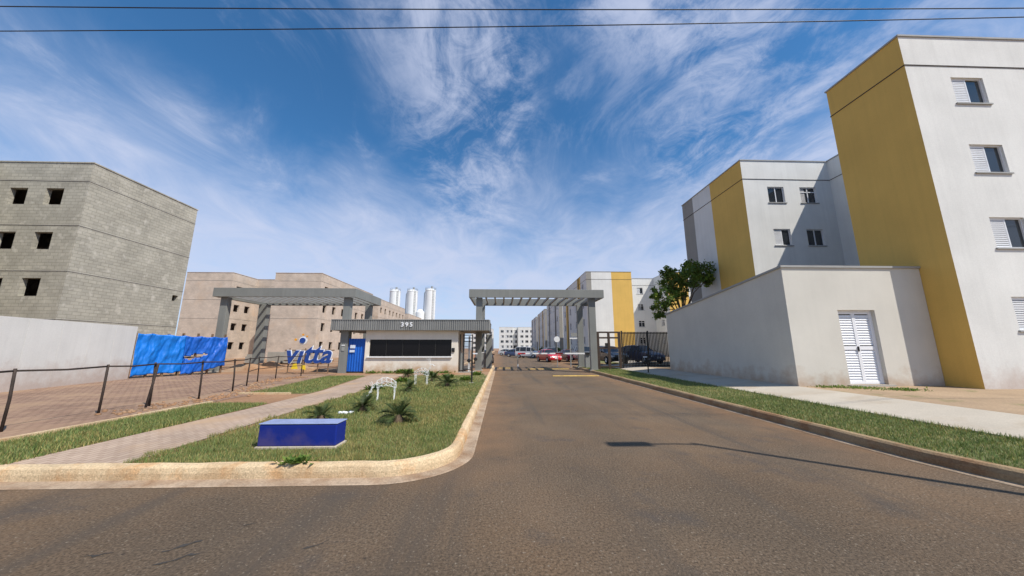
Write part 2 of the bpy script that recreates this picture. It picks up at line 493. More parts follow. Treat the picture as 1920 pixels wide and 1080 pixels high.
class MB:
    def __init__(s):
        s.v, s.f, s.m = [], [], []

    def quad(s, *pts, m=0):
        i = len(s.v)
        s.v += [tuple(p) for p in pts]
        s.f.append(tuple(range(i, i + len(pts))))
        s.m.append(m)
        return s

    def box(s, x0, x1, y0, y1, z0, z1, m=0):
        i = len(s.v)
        s.v += [(x0, y0, z0), (x1, y0, z0), (x1, y1, z0), (x0, y1, z0), (x0, y0, z1), (x1, y0, z1), (x1, y1, z1), (x0, y1, z1)]
        for f in ((0, 3, 2, 1), (4, 5, 6, 7), (0, 1, 5, 4), (1, 2, 6, 5), (2, 3, 7, 6), (3, 0, 4, 7)):
            s.f.append(tuple(i + k for k in f))
            s.m.append(m)
        return s

    def bar(s, a, b, w, h, up=(0, 0, 1)):
        """rectangular bar from a to b"""
        a, b = Vector(a), Vector(b)
        d = (b - a).normalized()
        u = Vector(up)
        if abs(d.dot(u)) > 0.98:
            u = Vector((0, 1, 0))
        x = d.cross(u).normalized() * w / 2
        z = x.cross(d).normalized() * h / 2
        i = len(s.v)
        for p in (a, b):
            for q in (-x - z, x - z, x + z, -x + z):
                s.v.append(tuple(p + q))
        for f in ((0, 1, 2, 3), (7, 6, 5, 4), (0, 4, 5, 1), (1, 5, 6, 2), (2, 6, 7, 3), (3, 7, 4, 0)):
            s.f.append(tuple(i + k for k in f))
            s.m.append(0)
        return s

    def tube(s, pts, r, n=6, r1=None):
        pts = [Vector(p) for p in pts]
        i = len(s.v)
        K = len(pts)
        for k, p in enumerate(pts):
            d = (pts[min(k + 1, K - 1)] - pts[max(k - 1, 0)]).normalized()
            u = Vector((0, 0, 1)) if abs(d.z) < 0.95 else Vector((1, 0, 0))
            x = d.cross(u).normalized()
            y = x.cross(d).normalized()
            rr = r if r1 is None else r + (r1 - r) * k / max(1, K - 1)
            for j in range(n):
                a = 2 * math.pi * j / n
                s.v.append(tuple(p + (x * math.cos(a) + y * math.sin(a)) * rr))
        for k in range(K - 1):
            for j in range(n):
                s.f.append((i + k * n + j, i + k * n + (j + 1) % n, i + (k + 1) * n + (j + 1) % n, i + (k + 1) * n + j))
                s.m.append(0)
        s.f.append(tuple(i + j for j in reversed(range(n))))
        s.m.append(0)
        s.f.append(tuple(i + (K - 1) * n + j for j in range(n)))
        s.m.append(0)
        return s

    def lathe(s, prof, n=16, c=(0, 0, 0), axis='z'):
        i = len(s.v)
        for (r, z) in prof:
            for j in range(n):
                a = 2 * math.pi * j / n
                p = (r * math.cos(a), r * math.sin(a), z)
                if axis == 'x':
                    p = (p[2], p[0], p[1])
                elif axis == 'y':
                    p = (p[0], p[2], p[1])
                s.v.append((p[0] + c[0], p[1] + c[1], p[2] + c[2]))
        for k in range(len(prof) - 1):
            for j in range(n):
                s.f.append((i + k * n + j, i + k * n + (j + 1) % n, i + (k + 1) * n + (j + 1) % n, i + (k + 1) * n + j))
                s.m.append(0)
        return s

    def ring(s, outer, inner, z0, z1):
        """closed polygon ring with thickness"""
        n = len(outer)
        i = len(s.v)
        for z in (z0, z1):
            s.v += [(x, y, z) for x, y in outer]
            s.v += [(x, y, z) for x, y in inner]
        for k in range(n):
            a, b = k, (k + 1) % n
            s.f.append((i + a, i + b, i + 2 * n + b, i + 2 * n + a))
            s.f.append((i + n + b, i + n + a, i + 3 * n + a, i + 3 * n + b))
            s.f.append((i + 2 * n + a, i + 2 * n + b, i + 3 * n + b, i + 3 * n + a))
            s.f.append((i + b, i + a, i + n + a, i + n + b))
            s.m += [0] * 4
        return s

    def mesh(s, name, mats, smooth=False, off=None):
        me = bpy.data.meshes.new(name)
        v = s.v
        if off is not None:
            v = [(a - off[0], b - off[1], c - off[2]) for a, b, c in v]
        me.from_pydata(v, [], s.f)
        for m in (mats if isinstance(mats, (list, tuple)) else [mats]):
            me.materials.append(m)
        if isinstance(mats, (list, tuple)) and len(mats) > 1:
            me.polygons.foreach_set('material_index', s.m)
        if smooth:
            me.polygons.foreach_set('use_smooth', [True] * len(me.polygons))
        me.update()
        return me

    def build(s, name, mats, parent=None, smooth=False, world=True):
        """world=True: vertices are in world metres, shifted to the parent's origin"""
        off = None
        if parent is not None and world:
            off = wloc(parent)
        o = bpy.data.objects.new(name, s.mesh(name, mats, smooth, off))
        col.objects.link(o)
        o.parent = parent
        return o


def wloc(o):
    p = Vector((0, 0, 0))
    while o is not None:
        p += o.location
        o = o.parent
    return p


def tag(o, label, cat, group=None):
    o['label'] = label
    o['category'] = cat
    if group:
        o['group'] = group
    return o


def struct(o, label=None):
    o['kind'] = 'structure'
    if label:
        o['label'] = label
    return o


def thing(name, loc, label, cat, group=None, rz=0.0):
    o = bpy.data.objects.new(name, None)
    o.empty_display_size = 0.3
    col.objects.link(o)
    o.location = loc
    o.rotation_euler = (0, 0, rz)
    return tag(o, label, cat, group)


def inst(name, me, parent, loc, rot=(0, 0, 0), scale=None):
    o = bpy.data.objects.new(name, me)
    col.objects.link(o)
    o.parent = parent
    o.location = loc
    o.rotation_euler = rot
    if scale:
        o.scale = scale
    return o


def bevel(o, w=0.01, seg=2):
    md = o.modifiers.new('bevel', 'BEVEL')
    md.width = w
    md.segments = seg
    md.limit_method = 'ANGLE'
    md.angle_limit = R(40)
    return o


def offset_poly(pts, d):
    """mitred offset of a CCW polygon, d > 0 outwards"""
    n = len(pts)
    out = []
    for k in range(n):
        p0, p1, p2 = Vector(pts[k - 1]), Vector(pts[k]), Vector(pts[(k + 1) % n])
        d1 = (p1 - p0).normalized()
        d2 = (p2 - p1).normalized()
        n1 = Vector((d1.y, -d1.x))
        n2 = Vector((d2.y, -d2.x))
        b = n1 + n2
        b = b / max(0.2, b.dot(n1)) if b.length > 1e-6 else n1
        out.append((p1.x + b.x * d, p1.y + b.y * d))
    return out


def sheet(name, pts, z, mat):
    mb = MB()
    mb.quad(*[(x, y, z) for x, y in pts])
    return mb.build(name, mat)


def path_offset(pts, d):
    """offset an open polyline to its left by d"""
    out = []
    K = len(pts)
    for k in range(K):
        p = Vector(pts[k])
        a = (p - Vector(pts[k - 1])).normalized() if k > 0 else None
        b = (Vector(pts[k + 1]) - p).normalized() if k < K - 1 else None
        if a is None:
            nn = Vector((-b.y, b.x))
        elif b is None:
            nn = Vector((-a.y, a.x))
        else:
            n1, n2 = Vector((-a.y, a.x)), Vector((-b.y, b.x))
            nn = n1 + n2
            nn = nn / max(0.3, nn.dot(n1))
        out.append((p.x + nn.x * d, p.y + nn.y * d))
    return out


def sweep(name, path, prof, mat, smooth=False):
    """prof: list of (offset to the left of the path, z)"""
    mb = MB()
    lines = [[(x, y, z) for x, y in path_offset(path, o)] for o, z in prof]
    for a, b in zip(lines[:-1], lines[1:]):
        for k in range(len(path) - 1):
            mb.quad(a[k], a[k + 1], b[k + 1], b[k])
    o = mb.build(name, mat, smooth=smooth)
    return o


def densify(path, step):
    out = [path[0]]
    for a, b in zip(path[:-1], path[1:]):
        L = math.hypot(b[0] - a[0], b[1] - a[1])
        n = max(1, int(L / step))
        out += [(a[0] + (b[0] - a[0]) * k / n, a[1] + (b[1] - a[1]) * k / n) for k in range(1, n + 1)]
    return out

# ---------------------------------------------------------------- ground, roads, kerbs
struct(sheet('ground', [(-3000, -3000), (3000, -3000), (3000, 3000), (-3000, 3000)], -0.06, M_SOIL))
struct(sheet('road', [(-90, -16), (90, -16), (90, 182), (-90, 182)], 0.0, M_ASPH))


def arc(cx, cy, r, a0, a1, n):
    return [(cx + r * math.cos(R(a0 + (a1 - a0) * k / n)), cy + r * math.sin(R(a0 + (a1 - a0) * k / n))) for k in range(n + 1)]


KL = [(-85, 4.5)] + arc(-1.55, 5.45, 0.95, -90, 0, 10) + [(-0.6, 29), (-3.5, 32), (-3.5, 180)]
KR = [(9.6, 180), (9.6, 31), (5.95, 28)] + arc(11.95, 5.5, 6.0, 180, 270, 16) + [(85, -0.5)]
KLd = densify(KL[:-2], 0.25)[200:] + KL[-2:]
KLd = [(-85, 4.5)] + KLd
KRd = KR[:2] + densify(KR[2:-1], 0.3) + [KR[-1]]
KPROF = [(0, -0.02), (0.006, 0.09), (0.022, 0.145), (0.055, 0.172), (0.125, 0.178), (0.14, 0.172), (0.142, 0.06)]


def jitter(o, a):
    me = o.data
    for v in me.vertices:
        s = math.sin(v.co.x * 3.1 + v.co.y * 2.3) + math.sin(v.co.x * 7.7 - v.co.y * 6.1) + 0.6 * math.sin(v.co.x * 17 + v.co.y * 19)
        v.co.z += a * s
        v.co.x += a * 0.6 * math.sin(v.co.y * 9.0 + v.co.x * 8)
        v.co.y += a * 0.6 * math.sin(v.co.x * 9.0)


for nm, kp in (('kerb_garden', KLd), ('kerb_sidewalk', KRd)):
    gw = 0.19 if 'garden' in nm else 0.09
    o = struct(sweep(nm, kp, KPROF, M_KERB if 'garden' in nm else M_KERBSHADE, smooth=True))
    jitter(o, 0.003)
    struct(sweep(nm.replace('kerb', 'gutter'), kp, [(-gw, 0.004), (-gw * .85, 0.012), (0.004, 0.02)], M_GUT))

LP = path_offset(KLd, 0.14)
struct(sheet('site_ground', LP + [(-85, 180)], 0.15, M_SOIL))
struct(sheet('lawn', [(x, y) for x, y in LP if x > -4.75 and y < 18.6] + [(-0.74, 18.6), (-4.75, 18.6)] , 0.156, M_TURF))
struct(sheet('path', [(-6.25, 4.62), (-4.75, 4.62), (-4.85, 9), (-4.75, 13), (-5.2, 16), (-5.3, 19.2), (-7.2, 19.2), (-6.7, 15.5), (-6.15, 12), (-6.1, 8.5)], 0.162, M_PATH))
struct(sheet('grass_strip', [(-7.75, 4.62), (-6.3, 4.62), (-6.18, 8.5), (-6.2, 9.4), (-7.7, 9.4)], 0.157, M_TURF))
struct(sheet('grass_strip', [(-8.3, 11.3), (-6.22, 11.3), (-6.25, 12), (-6.8, 15.5), (-7.2, 18.3), (-9.2, 18.3)], 0.157, M_TURF))
struct(sheet('brick_yard', [(-85, 4.66), (-7.95, 4.66), (-7.85, 11), (-9.3, 18.3), (-9.3, 19.5), (-85, 19.5)], 0.158, M_PAVE))
mb = MB()
for (ax, ay), (bx, by) in (((-7.85, 4.66), (-7.78, 9.5)), ((-6.75, 11.2), (-8.4, 11.25))):
    mb.bar((ax, ay, 0.17), (bx, by, 0.17), 0.09, 0.07)
struct(mb.build('edging', M_KERB))

VERGE = [(0.14, 0.168), (1.0, 0.195), (1.95, 0.225)]
struct(sweep('verge', KRd, VERGE, M_TURF))
struct(sweep('sidewalk', KRd, [(1.93, 0.15), (1.935, 0.25), (2.7, 0.32), (3.55, 0.405)], M_WALK))
RP = path_offset(KRd, 3.545)
struct(sheet('dirt_ground', RP + [(85, 180)], 0.40, M_DIRT))

# open cracks and tar marks in the asphalt of the near street
road_o = bpy.data.objects['road']
def crack(pts, w, seed):
    r_ = random.Random(seed)
    mb_ = MB()
    prev = None
    P_ = densify(pts, .04)
    for k, (x, y) in enumerate(P_):
        ww = w * r_.uniform(.25, 1.0) * math.sin(math.pi * (k + .6) / (len(P_) + .2))
        q = (x + r_.gauss(0, .008), y + r_.gauss(0, .012), ww)
        if prev:
            mb_.quad((prev[0], prev[1] - prev[2], .004), (q[0], q[1] - q[2], .004), (q[0], q[1] + q[2], .004), (prev[0], prev[1] + prev[2], .004))
        prev = q
    mb_.build('crack', M_DARK, road_o)
crack([(-2.62, 2.86), (-2.45, 2.98), (-2.38, 3.02)], .022, 1)
crack([(-2.70, 3.05), (-2.58, 3.14), (-2.52, 3.20)], .035, 2)
crack([(-2.36, 3.42), (-2.26, 3.48)], .016, 7)
crack([(-1.60, 3.05), (-1.52, 3.10), (-1.45, 3.17)], .020, 3)
crack([(-3.25, 3.0), (-3.08, 3.05)], .018, 4)

# speed humps painted yellow at the gate
for k, (x0, x1, y, w, h) in enumerate(((3.0, 5.7, 19.75, 0.34, 0.035), (2.0, 5.3, 26.3, 0.30, 0.03), (-0.2, 0.9, 27.6, 0.25, 0.03))):
    mb = MB()
    for j in range(9):
        t0, t1 = j / 9, (j + 1) / 9
        a0, a1 = math.sin(t0 * math.pi) * h + 0.005, math.sin(t1 * math.pi) * h + 0.005
        mb.quad((x0, y + (t0 - .5) * w, a0), (x1, y + (t0 - .5) * w, a0), (x1, y + (t1 - .5) * w, a1), (x0, y + (t1 - .5) * w, a1))
    tag(mb.build('speed_hump', M_YLINE, smooth=True), ('yellow speed hump nearest the camera, before the portal', 'yellow speed hump under the barrier boom',
        'short yellow hump at the left kerb by the gate')[k], 'speed hump', 'yellow humps on the entrance road')

# ---------------------------------------------------------------- buildings
WIN = {}


def window_mesh(w, h, kind):
    key = (round(w, 2), round(h, 2), kind)
    if key in WIN:
        return WIN[key]
    d = 0.12
    t = 0.045
    fr = MB()
    fr.box(-w / 2, -w / 2 + t, d - .06, d, -h / 2, h / 2)
    fr.box(w / 2 - t, w / 2, d - .06, d, -h / 2, h / 2)
    fr.box(-w / 2 + t, w / 2 - t, d - .06, d, -h / 2, -h / 2 + t)
    fr.box(-w / 2 + t, w / 2 - t, d - .06, d, h / 2 - t, h / 2)
    fr.box(-t / 2, t / 2, d - .055, d - .002, -h / 2 + t, h / 2 - t)
    if kind == 1:      # half closed by a white slatted shutter leaf
        k = -h / 2 + t
        while k < h / 2 - t - 0.04:
            fr.box(-w / 2 + t, -t / 2, d - .05, d - .03, k, k + 0.05)
            k += 0.07
    if kind == 2:
        fr.box(-w / 2 + t, w / 2 - t, d - .055, d - .004, h * 0.18, h * 0.18 + t)
    pane = MB().quad((-w / 2 + t, d - .02, -h / 2 + t), (w / 2 - t, d - .02, -h / 2 + t), (w / 2 - t, d - .02, h / 2 - t), (-w / 2 + t, d - .02, h / 2 - t))
    sill = MB().box(-w / 2 - .06, w / 2 + .06, -.05, d - .062, -h / 2 - .05, -h / 2 - .002)
    cur = MB()
    for k in range(5):
        x = -w / 2 + t + 0.02 + k * 0.055
        cur.quad((x, d - .026, -h / 2 + t), (x + .055, d - .032 if k % 2 else d - .024, -h / 2 + t), (x + .055, d - .032 if k % 2 else d - .024, h / 2 - t), (x, d - .026, h / 2 - t))
    WIN[key] = (fr.mesh('window', M_FRAMEW), pane.mesh('pane', M_GLASS), sill.mesh('sill', M_COPE), cur.mesh('curtain', M_CURT))
    return WIN[key]


def edge_walls(acc, p0, p1, z0, z1, zones, ops, depth=0.12):
    p0, p1 = Vector(p0), Vector(p1)
    L = (p1 - p0).length
    d = (p1 - p0) / L
    nrm = Vector((d.y, -d.x))

    def P(u, z, k=0.0):
        q = p0 + d * u - nrm * k
        return (q.x, q.y, z)
    for (u0, u1, key) in zones:
        u1 = min(u1, L)
        mb = acc.setdefault(key if key == 'wall' else (key, len(acc)), MB())
        us = sorted({u0, u1} | {u for o in ops for u in o[:2] if u0 < u < u1})
        zs = sorted({z0, z1} | {z for o in ops for z in o[2:4]})
        for a, b in zip(us[:-1], us[1:]):
            for e, f in zip(zs[:-1], zs[1:]):
                cu, cz = (a + b) / 2, (e + f) / 2
                if any(o[0] < cu < o[1] and o[2] < cz < o[3] for o in ops):
                    continue
                mb.quad(P(a, e), P(b, e), P(b, f), P(a, f))
        for (a, b, e, f) in [o[:4] for o in ops]:
            if a >= u0 - 1e-6 and b <= u1 + 1e-6:
                mb.quad(P(a, e), P(a, e, depth), P(b, e, depth), P(b, e))
                mb.quad(P(a, f), P(b, f), P(b, f, depth), P(a, f, depth))
                mb.quad(P(a, e), P(a, f), P(a, f, depth), P(a, e, depth))
                mb.quad(P(b, e), P(b, e, depth), P(b, f, depth), P(b, f))
    return P, d, nrm, L


def building(label, cat, pts, z0, z1, edges, mats, zones_default='wall', group=None, joint=1.2, raw=False, name='apartment_building', nofl=4, depth=0.12, coping=True):
    cx = sum(p[0] for p in pts) / len(pts)
    cy = sum(p[1] for p in pts) / len(pts)
    root = thing(name, (cx, cy, z0), label, cat, group)
    acc = {}
    seed = random.Random(int(cx * 10) + int(cy * 7))
    for k in range(len(pts)):
        p0, p1 = pts[k], pts[(k + 1) % len(pts)]
        L = math.hypot(p1[0] - p0[0], p1[1] - p0[1])
        e = edges.get(k, {})
        zones = [(a, b if b else L, c) for a, b, c in e.get('zones', [(0, L, zones_default)])]
        wins = e.get('wins', [])
        ops = [(u - w / 2, u + w / 2, z - h / 2, z + h / 2) for (u, z, w, h) in wins]
        P, d, nrm, L = edge_walls(acc, p0, p1, z0, z1, zones, ops, 0.25 if raw else depth)
        if not raw:
            ang = math.atan2(d.y, d.x)
            for (u, z, w, h) in wins:
                kind = seed.choice((0, 0, 1, 1, 2))
                fr, pa, si, cu = window_mesh(w, h, kind)
                q = P(u, z)
                wo_ = inst('window', fr, root, (q[0] - cx, q[1] - cy, q[2] - z0), (0, 0, ang))
                inst('pane', pa, wo_, (0, 0, 0))
                inst('sill', si, wo_, (0, 0, 0))
                if seed.random() < 0.35:
                    inst('curtain', cu, wo_, (0, 0, 0))
    for key, mb_ in acc.items():
        key = key if isinstance(key, str) else key[0]
        mb_.build(key, mats[key], root)
    rf = MB()
    rf.quad(*[(x, y, z1 - 0.35) for x, y in offset_poly(pts, -0.003)])
    ro = rf.build('roof', M_CONC, root)
    if coping:
        MB().ring(offset_poly(pts, 0.04), offset_poly(pts, -0.18), z1 - 0.002, z1 + 0.06).build('coping', M_COPE if not raw else mats['wall'], root)
    if joint:
        for zj in (joint if isinstance(joint, (list, tuple)) else [joint]):
            MB().ring(offset_poly(pts, 0.022), offset_poly(pts, -0.05), z1 - zj, z1 - zj + 0.03).build('string_course', M_DARK if not raw else M_CONC, root)
    return root


def hplan(ox, oy, W1, g, W2, r, D, rot):
    loc = [(0, 0), (W1, 0), (W1, r), (W1 + g, r), (W1 + g, 0), (W1 + g + W2, 0), (W1 + g + W2, D), (W1 + g, D), (W1 + g, D - r), (W1, D - r), (W1, D), (0, D)]
    c, s = {0: (1, 0), -90: (0, -1), 90: (0, 1), 180: (-1, 0)}[rot]
    return [(ox + x * c - y * s, oy + x * s + y * c) for x, y in loc]


FM = dict(wall=M_WHITE, yellow_wall=M_YEL, grey_wall=M_GREYP)
ST = 2.65
FL = [2.05 + ST * k for k in range(4)]            # window centres above the base


def stack(us, base, w=1.0, h=0.98, rows=(0, 1, 2, 3)):
    return [(u, base + FL[k] + 0.2, w, h) for u in us for k in rows]


# the block on the right: gables look left across the road
H_A = hplan(14.4, 24.3, 6.5, 5.4, 2.68, 5.4, 21, -90)
ZW = [10.62 - ST * k for k in range(4)]
zA = 0.42
building('tall cream and yellow apartment block behind the louvre door store', 'building', H_A, zA - 0.1, 12.8, {
    0: dict(zones=[(0, 1.4, 'grey_wall'), (1.4, 3.5, 'wall'), (3.5, None, 'yellow_wall')]),
    1: dict(wins=[(u, z, 1.0, 1.0) for u in (1.95, 3.93) for z in ZW]),
    2: dict(wins=[(u, z, 0.95, 1.05) for u in (2.2, 3.9) for z in ZW]),
    4: dict(zones=[(0, None, 'yellow_wall')]),
    3: dict(wins=[(u, z, 1.0, 1.0) for u in (1.5, 3.5) for z in ZW]),
    5: dict(zones=[(0, None, 'wall')], wins=[(u, z, 1.2, 1.05) for u in (2.2, 5.4, 9.0, 12.4, 16.2) for z in ZW]),
    11: dict(wins=[(u, z, 1.2, 1.0) for u in (3, 7, 12, 17) for z in ZW]),
}, FM, joint=1.22)

# the row on the right beyond the portal
side_w = [2.4, 7.2, 11.8, 16.6]
for k, y0 in enumerate((47.0, 70.5, 94.0, 117.5)):
    pts = hplan(12.4, y0, 6.75, 5.4, 6.75, 4.6, 19, 0)
    zb = 0.42
    ZB = [zb + 10.3 - ST * j for j in range(4)]
    zonesL = [(0, 3.3, 'wall'), (3.3, 5.6, 'grey_wall' if k % 2 else 'yellow_wall'), (5.6, 13.2, 'wall'), (13.2, 15.4, 'yellow_wall' if k % 2 == 0 else 'grey_wall'), (15.4, None, 'wall')]
    ed = {
        0: dict(zones=[(0, 0.75, 'grey_wall'), (0.75, 3.75, 'wall'), (3.75, None, 'yellow_wall')]),
        2: dict(wins=[(u, z, 1.0, 1.0) for u in (1.2, 3.1) for z in ZB]),
        4: dict(zones=[(0, 3.0, 'yellow_wall'), (3.0, None, 'wall')]),
        11: dict(zones=zonesL, wins=[(u, z, 1.15, 1.05) for u in side_w for z in ZB]),
        1: dict(wins=[(2.6, z, 0.9, 0.9) for z in ZB]), 3: dict(wins=[(2.2, z, 0.9, 0.9) for z in ZB]),
    }
    b = building(('cream apartment block with yellow gable beyond the barrier', 'second cream apartment block in the row beyond the barrier',
              'third cream apartment block in the row beyond the barrier', 'farthest cream apartment block in the row right of the road')[k], 'building', pts, zb - 0.1, zb + 12.3, ed, FM,
             group='apartment blocks right of the inner road', joint=1.15)
    for u in (5.0, 14.0):                       # dark service shafts on the road side
        MB().box(12.36, 12.398, y0 + u - 0.2, y0 + u + 0.2, zb, zb + 12.28).build('downpipe_shaft', M_DARK, b)

# white blocks closing the view at the end of the road
for k, (x0, x1, y0, h, lab) in enumerate(((-1.2, 18.5, 175, 12.6, 'white four-storey apartment block closing the end of the road'),
                                        (-16.5, -4.6, 181, 12.0, 'white apartment block at the road end, partly behind the guardhouse'))):
    pts = [(x0, y0), (x0 + 7.2, y0), (x0 + 7.2, y0 + 2.5), (x0 + 10, y0 + 2.5), (x0 + 10, y0), (x1, y0), (x1, y0 + 16), (x0, y0 + 16)]
    if k:
        pts = [(x0, y0), (x1, y0), (x1, y0 + 16), (x0, y0 + 16)]
    ZB = [h - 2.2 - ST * j for j in range(4)]
    ed = {0: dict(wins=[(u, z, 1.6, 1.25) for u in ((1.6, 4.2, 6.2) if not k else (2, 5, 8, 10.5)) for z in ZB]),
          2: dict(wins=[(1.4, z, 1.9, 1.5) for z in ZB]),
          4: dict(wins=[(u, z, 1.6, 1.25) for u in (2.0, 4.6, 7.2) for z in ZB])}
    building(lab, 'building', pts, 0.0, h, ed, FM, joint=None, group='white blocks at the road end')

# unfinished block building on the left: gable looks right
zr = 0.15
H_R = hplan(-24.0, 5.9, 6.7, 5.9, 6.7, 5.4, 21, 90)
RM = dict(wall=M_RAW)
ZR = [10.2 - ST * k for k in range(4)]
building('grey unfinished concrete block building behind the blue tarp', 'building', H_R, zr - 0.1, 12.3, {
    4: dict(wins=[(6.2, 5.22, 0.42, 0.42)]),
    2: dict(wins=[(u, z, 1.1, 1.0) for u in (1.5, 4.2) for z in ZR]),
    1: dict(wins=[(u, z, 1.0, 1.0) for u in (1.6, 3.6) for z in ZR]),
    3: dict(wins=[(u, z, 1.0, 1.0) for u in (1.6, 3.6) for z in ZR]),
}, RM, raw=True, joint=(1.15, 3.85, 6.5, 9.15), coping=True)

# unfinished tan block buildings further back
TM = dict(wall=M_TAN)
for k, (y0, zt) in enumerate(((47.0, 12.2), (69.5, 11.9), (92.0, 11.0))):
    pts = hplan(-44.6, y0, 6.4, 5.9, 6.5, 4.8, 19, 0)
    ZB = [zt - 2.3 - ST * j for j in range(4)]
    building(('tan unfinished block building with two blank gables behind the portal', 'second tan unfinished block building, middle of the row',
              'last tan unfinished block building, in front of the silos')[k], 'building', pts, 0.1, zt, {
        2: dict(wins=[(u, z, 1.2, 1.1) for u in (1.4, 4.4) for z in ZB]),
        1: dict(wins=[(u, z, 1.0, 1.0) for u in (1.4, 3.4) for z in ZB]),
        5: dict(wins=[(u, z, 1.0, 1.15) for u in (1.6, 4.3, 7.2, 9.6, 12.2, 14.8, 17.4) for z in ZB]),
        7: dict(wins=[(u, z, 1.0, 1.0) for u in (1.4, 3.4) for z in ZB]),
    }, TM, raw=True, joint=(1.15, 3.85, 6.5), group='tan unfinished buildings')

# silos of the concrete plant behind them
for k, (x, y, h, r, lab) in enumerate(((-36.3, 112, 21.6, 1.75, 'leftmost tall white silo behind the tan building'),
                                     (-30.2, 111, 21.4, 1.75, 'middle tall white silo behind the tan building'),
                                     (-23.9, 110, 21.6, 1.75, 'rightmost tall white silo behind the guardhouse roof'))):
    t = thing('silo', (x, y, 0.1), lab, 'silo', 'concrete plant silos')
    b = MB()
    b.lathe([(0.3, 2.5), (r, 5.0), (r, h - 1.2), (r + .06, h - 1.2), (r + .06, h - 1.05), (r * .55, h - .35), (0.02, h - .3)], 24)
    b.build('tank', M_SILO, t, smooth=False, world=False)
    for a in range(4):
        aa = R(45 + 90 * a)
        MB().bar((r * math.cos(aa), r * math.sin(aa), 0), (r * math.cos(aa), r * math.sin(aa), 5.4), .25, .25).build('leg', M_SILO, t, world=False)
    ld = MB()
    lx = r * 0.72
    ly = -r * 0.78
    for dx in (-.25, .25):
        ld.bar((lx + dx, ly - .1, 2), (lx + dx, ly - .1, h - .6), .08, .08)
    for j in range(20):
        ld.bar((lx - .25, ly - .1, 3 + j * .9), (lx + .25, ly - .1, 3 + j * .9), .05, .05)
    ld.build('ladder', M_GREYM, t, world=False)
    rl = MB()
    for j in range(10):
        a0, a1 = R(36 * j), R(36 * (j + 1))
        for zz in (h - .6, h - .1):
            rl.bar((r * math.cos(a0), r * math.sin(a0), zz), (r * math.cos(a1), r * math.sin(a1), zz), .05, .05)
        rl.bar((r * math.cos(a0), r * math.sin(a0), h - 1.1), (r * math.cos(a0), r * math.sin(a0), h - .1), .05, .05)
    rl.build('railing', M_GREYM2, t, world=False)
    MB().lathe([(0.02, h - .3), (.35, h - .3), (.35, h + .35), (0.02, h + .4)], 10, (0.5, -.4, 0)).build('filter', M_GREYM2, t, world=False)
    if k:
        MB().tube([(-r - .2, -.3, 1), (-r - .2, -.3, h - 2), (-r + .4, -.3, h - .4)], .12).build('filling_pipe', M_GREYM2, t, world=False)
t = thing('silo', (-26.6, 108, 0.1), 'short white silo between the two right tall silos', 'silo', 'concrete plant silos')
MB().lathe([(0.3, 2.0), (1.4, 4.0), (1.4, 13.0), (.6, 14.0), (0.02, 14.1)], 20).build('tank', M_SILO, t, world=False)
for a in range(4):
    aa = R(45 + 90 * a)
    MB().bar((1.3 * math.cos(aa), 1.3 * math.sin(aa), 0), (1.3 * math.cos(aa), 1.3 * math.sin(aa), 4.4), .25, .25).build('leg', M_SILO, t, world=False)
# plant cabin, dark roof line under the silos
t = thing('plant_cabin', (-24.6, 101, 0.1), 'small dark-fronted plant cabin below the white silos', 'cabin')
MB().box(-2.2, 2.2, 0, 3, 0, 7.0).build('wall', M_TAN, t, world=False)
MB().box(-1.9, 1.9, -.02, .3, 7.0, 9.3).build('opening', M_DARK, t, world=False)
MB().box(-2.3, 2.3, -.2, 3.1, 9.3, 9.6).build('roof', M_TAN, t, world=False)

# ---------------------------------------------------------------- store room with louvre door (right)
t = thing('utility_room', (9.5, 10.6, 0.40), 'cream rendered store room with white louvre double door by the sidewalk', 'building')
bx0, bx1, by0, by1 = 9.5, 14.385, 10.6, 18.7
dx0, dx1, dz0, dz1 = 11.22, 12.50, 0.45, 2.86
acc = {}
zf, zbk = 4.32, 3.50
mb = MB()
for (a, b, c, d) in ((bx0, dx0, 0.3, zf), (dx0, dx1, dz1, zf), (dx1, bx1, 0.3, zf), (dx0, dx1, 0.3, dz0)):
    mb.quad((a, by0, c), (b, by0, c), (b, by0, d), (a, by0, d))
rv = 0.22
mb.quad((dx0, by0, dz0), (dx0, by0, dz1), (dx0, by0 + rv, dz1), (dx0, by0 + rv, dz0))
mb.quad((dx1, by0, dz0), (dx1, by0 + rv, dz0), (dx1, by0 + rv, dz1), (dx1, by0, dz1))
mb.quad((dx0, by0, dz1), (dx1, by0, dz1), (dx1, by0 + rv, dz1), (dx0, by0 + rv, dz1))
mb.quad((dx0, by0, dz0), (dx0, by0 + rv, dz0), (dx1, by0 + rv, dz0), (dx1, by0, dz0))
mb.quad((bx0, by1, 0.3), (bx0, by0, 0.3), (bx0, by0, zf), (bx0, by1, zbk))
mb.quad((bx1, by1, 0.3), (bx0, by1, 0.3), (bx0, by1, zbk), (bx1, by1, zbk))
mb.quad((bx1, by0, 0.3), (bx1, by1, 0.3), (bx1, by1, zbk), (bx1, by0, zf))
mb.build('wall', M_BOX, t)
mb = MB()
i = 0
cop = [(bx0 - .05, by0 - .05, zf), (bx1, by0 - .05, zf), (bx1, by1 + .05, zbk), (bx0 - .05, by1 + .05, zbk)]
lo = [(x, y, z - .015) for x, y, z in cop]
hi = [(x, y, z + .055) for x, y, z in cop]
mb.quad(*hi)
mb.quad(*reversed(lo))
for k in range(4):
    mb.quad(lo[k], lo[(k + 1) % 4], hi[(k + 1) % 4], hi[k])
mb.build('coping', M_COPE, t)
yd = by0 + 0.14
df = MB()
df.box(dx0, dx0 + .05, yd - .02, yd + .06, dz0, dz1).box(dx1 - .05, dx1, yd - .02, yd + .06, dz0, dz1).box(dx0 + .05, dx1 - .05, yd - .02, yd + .06, dz1 - .05, dz1)
df.build('door_frame', M_LOUV, t)
mid = (dx0 + dx1) / 2
slat_me = MB()
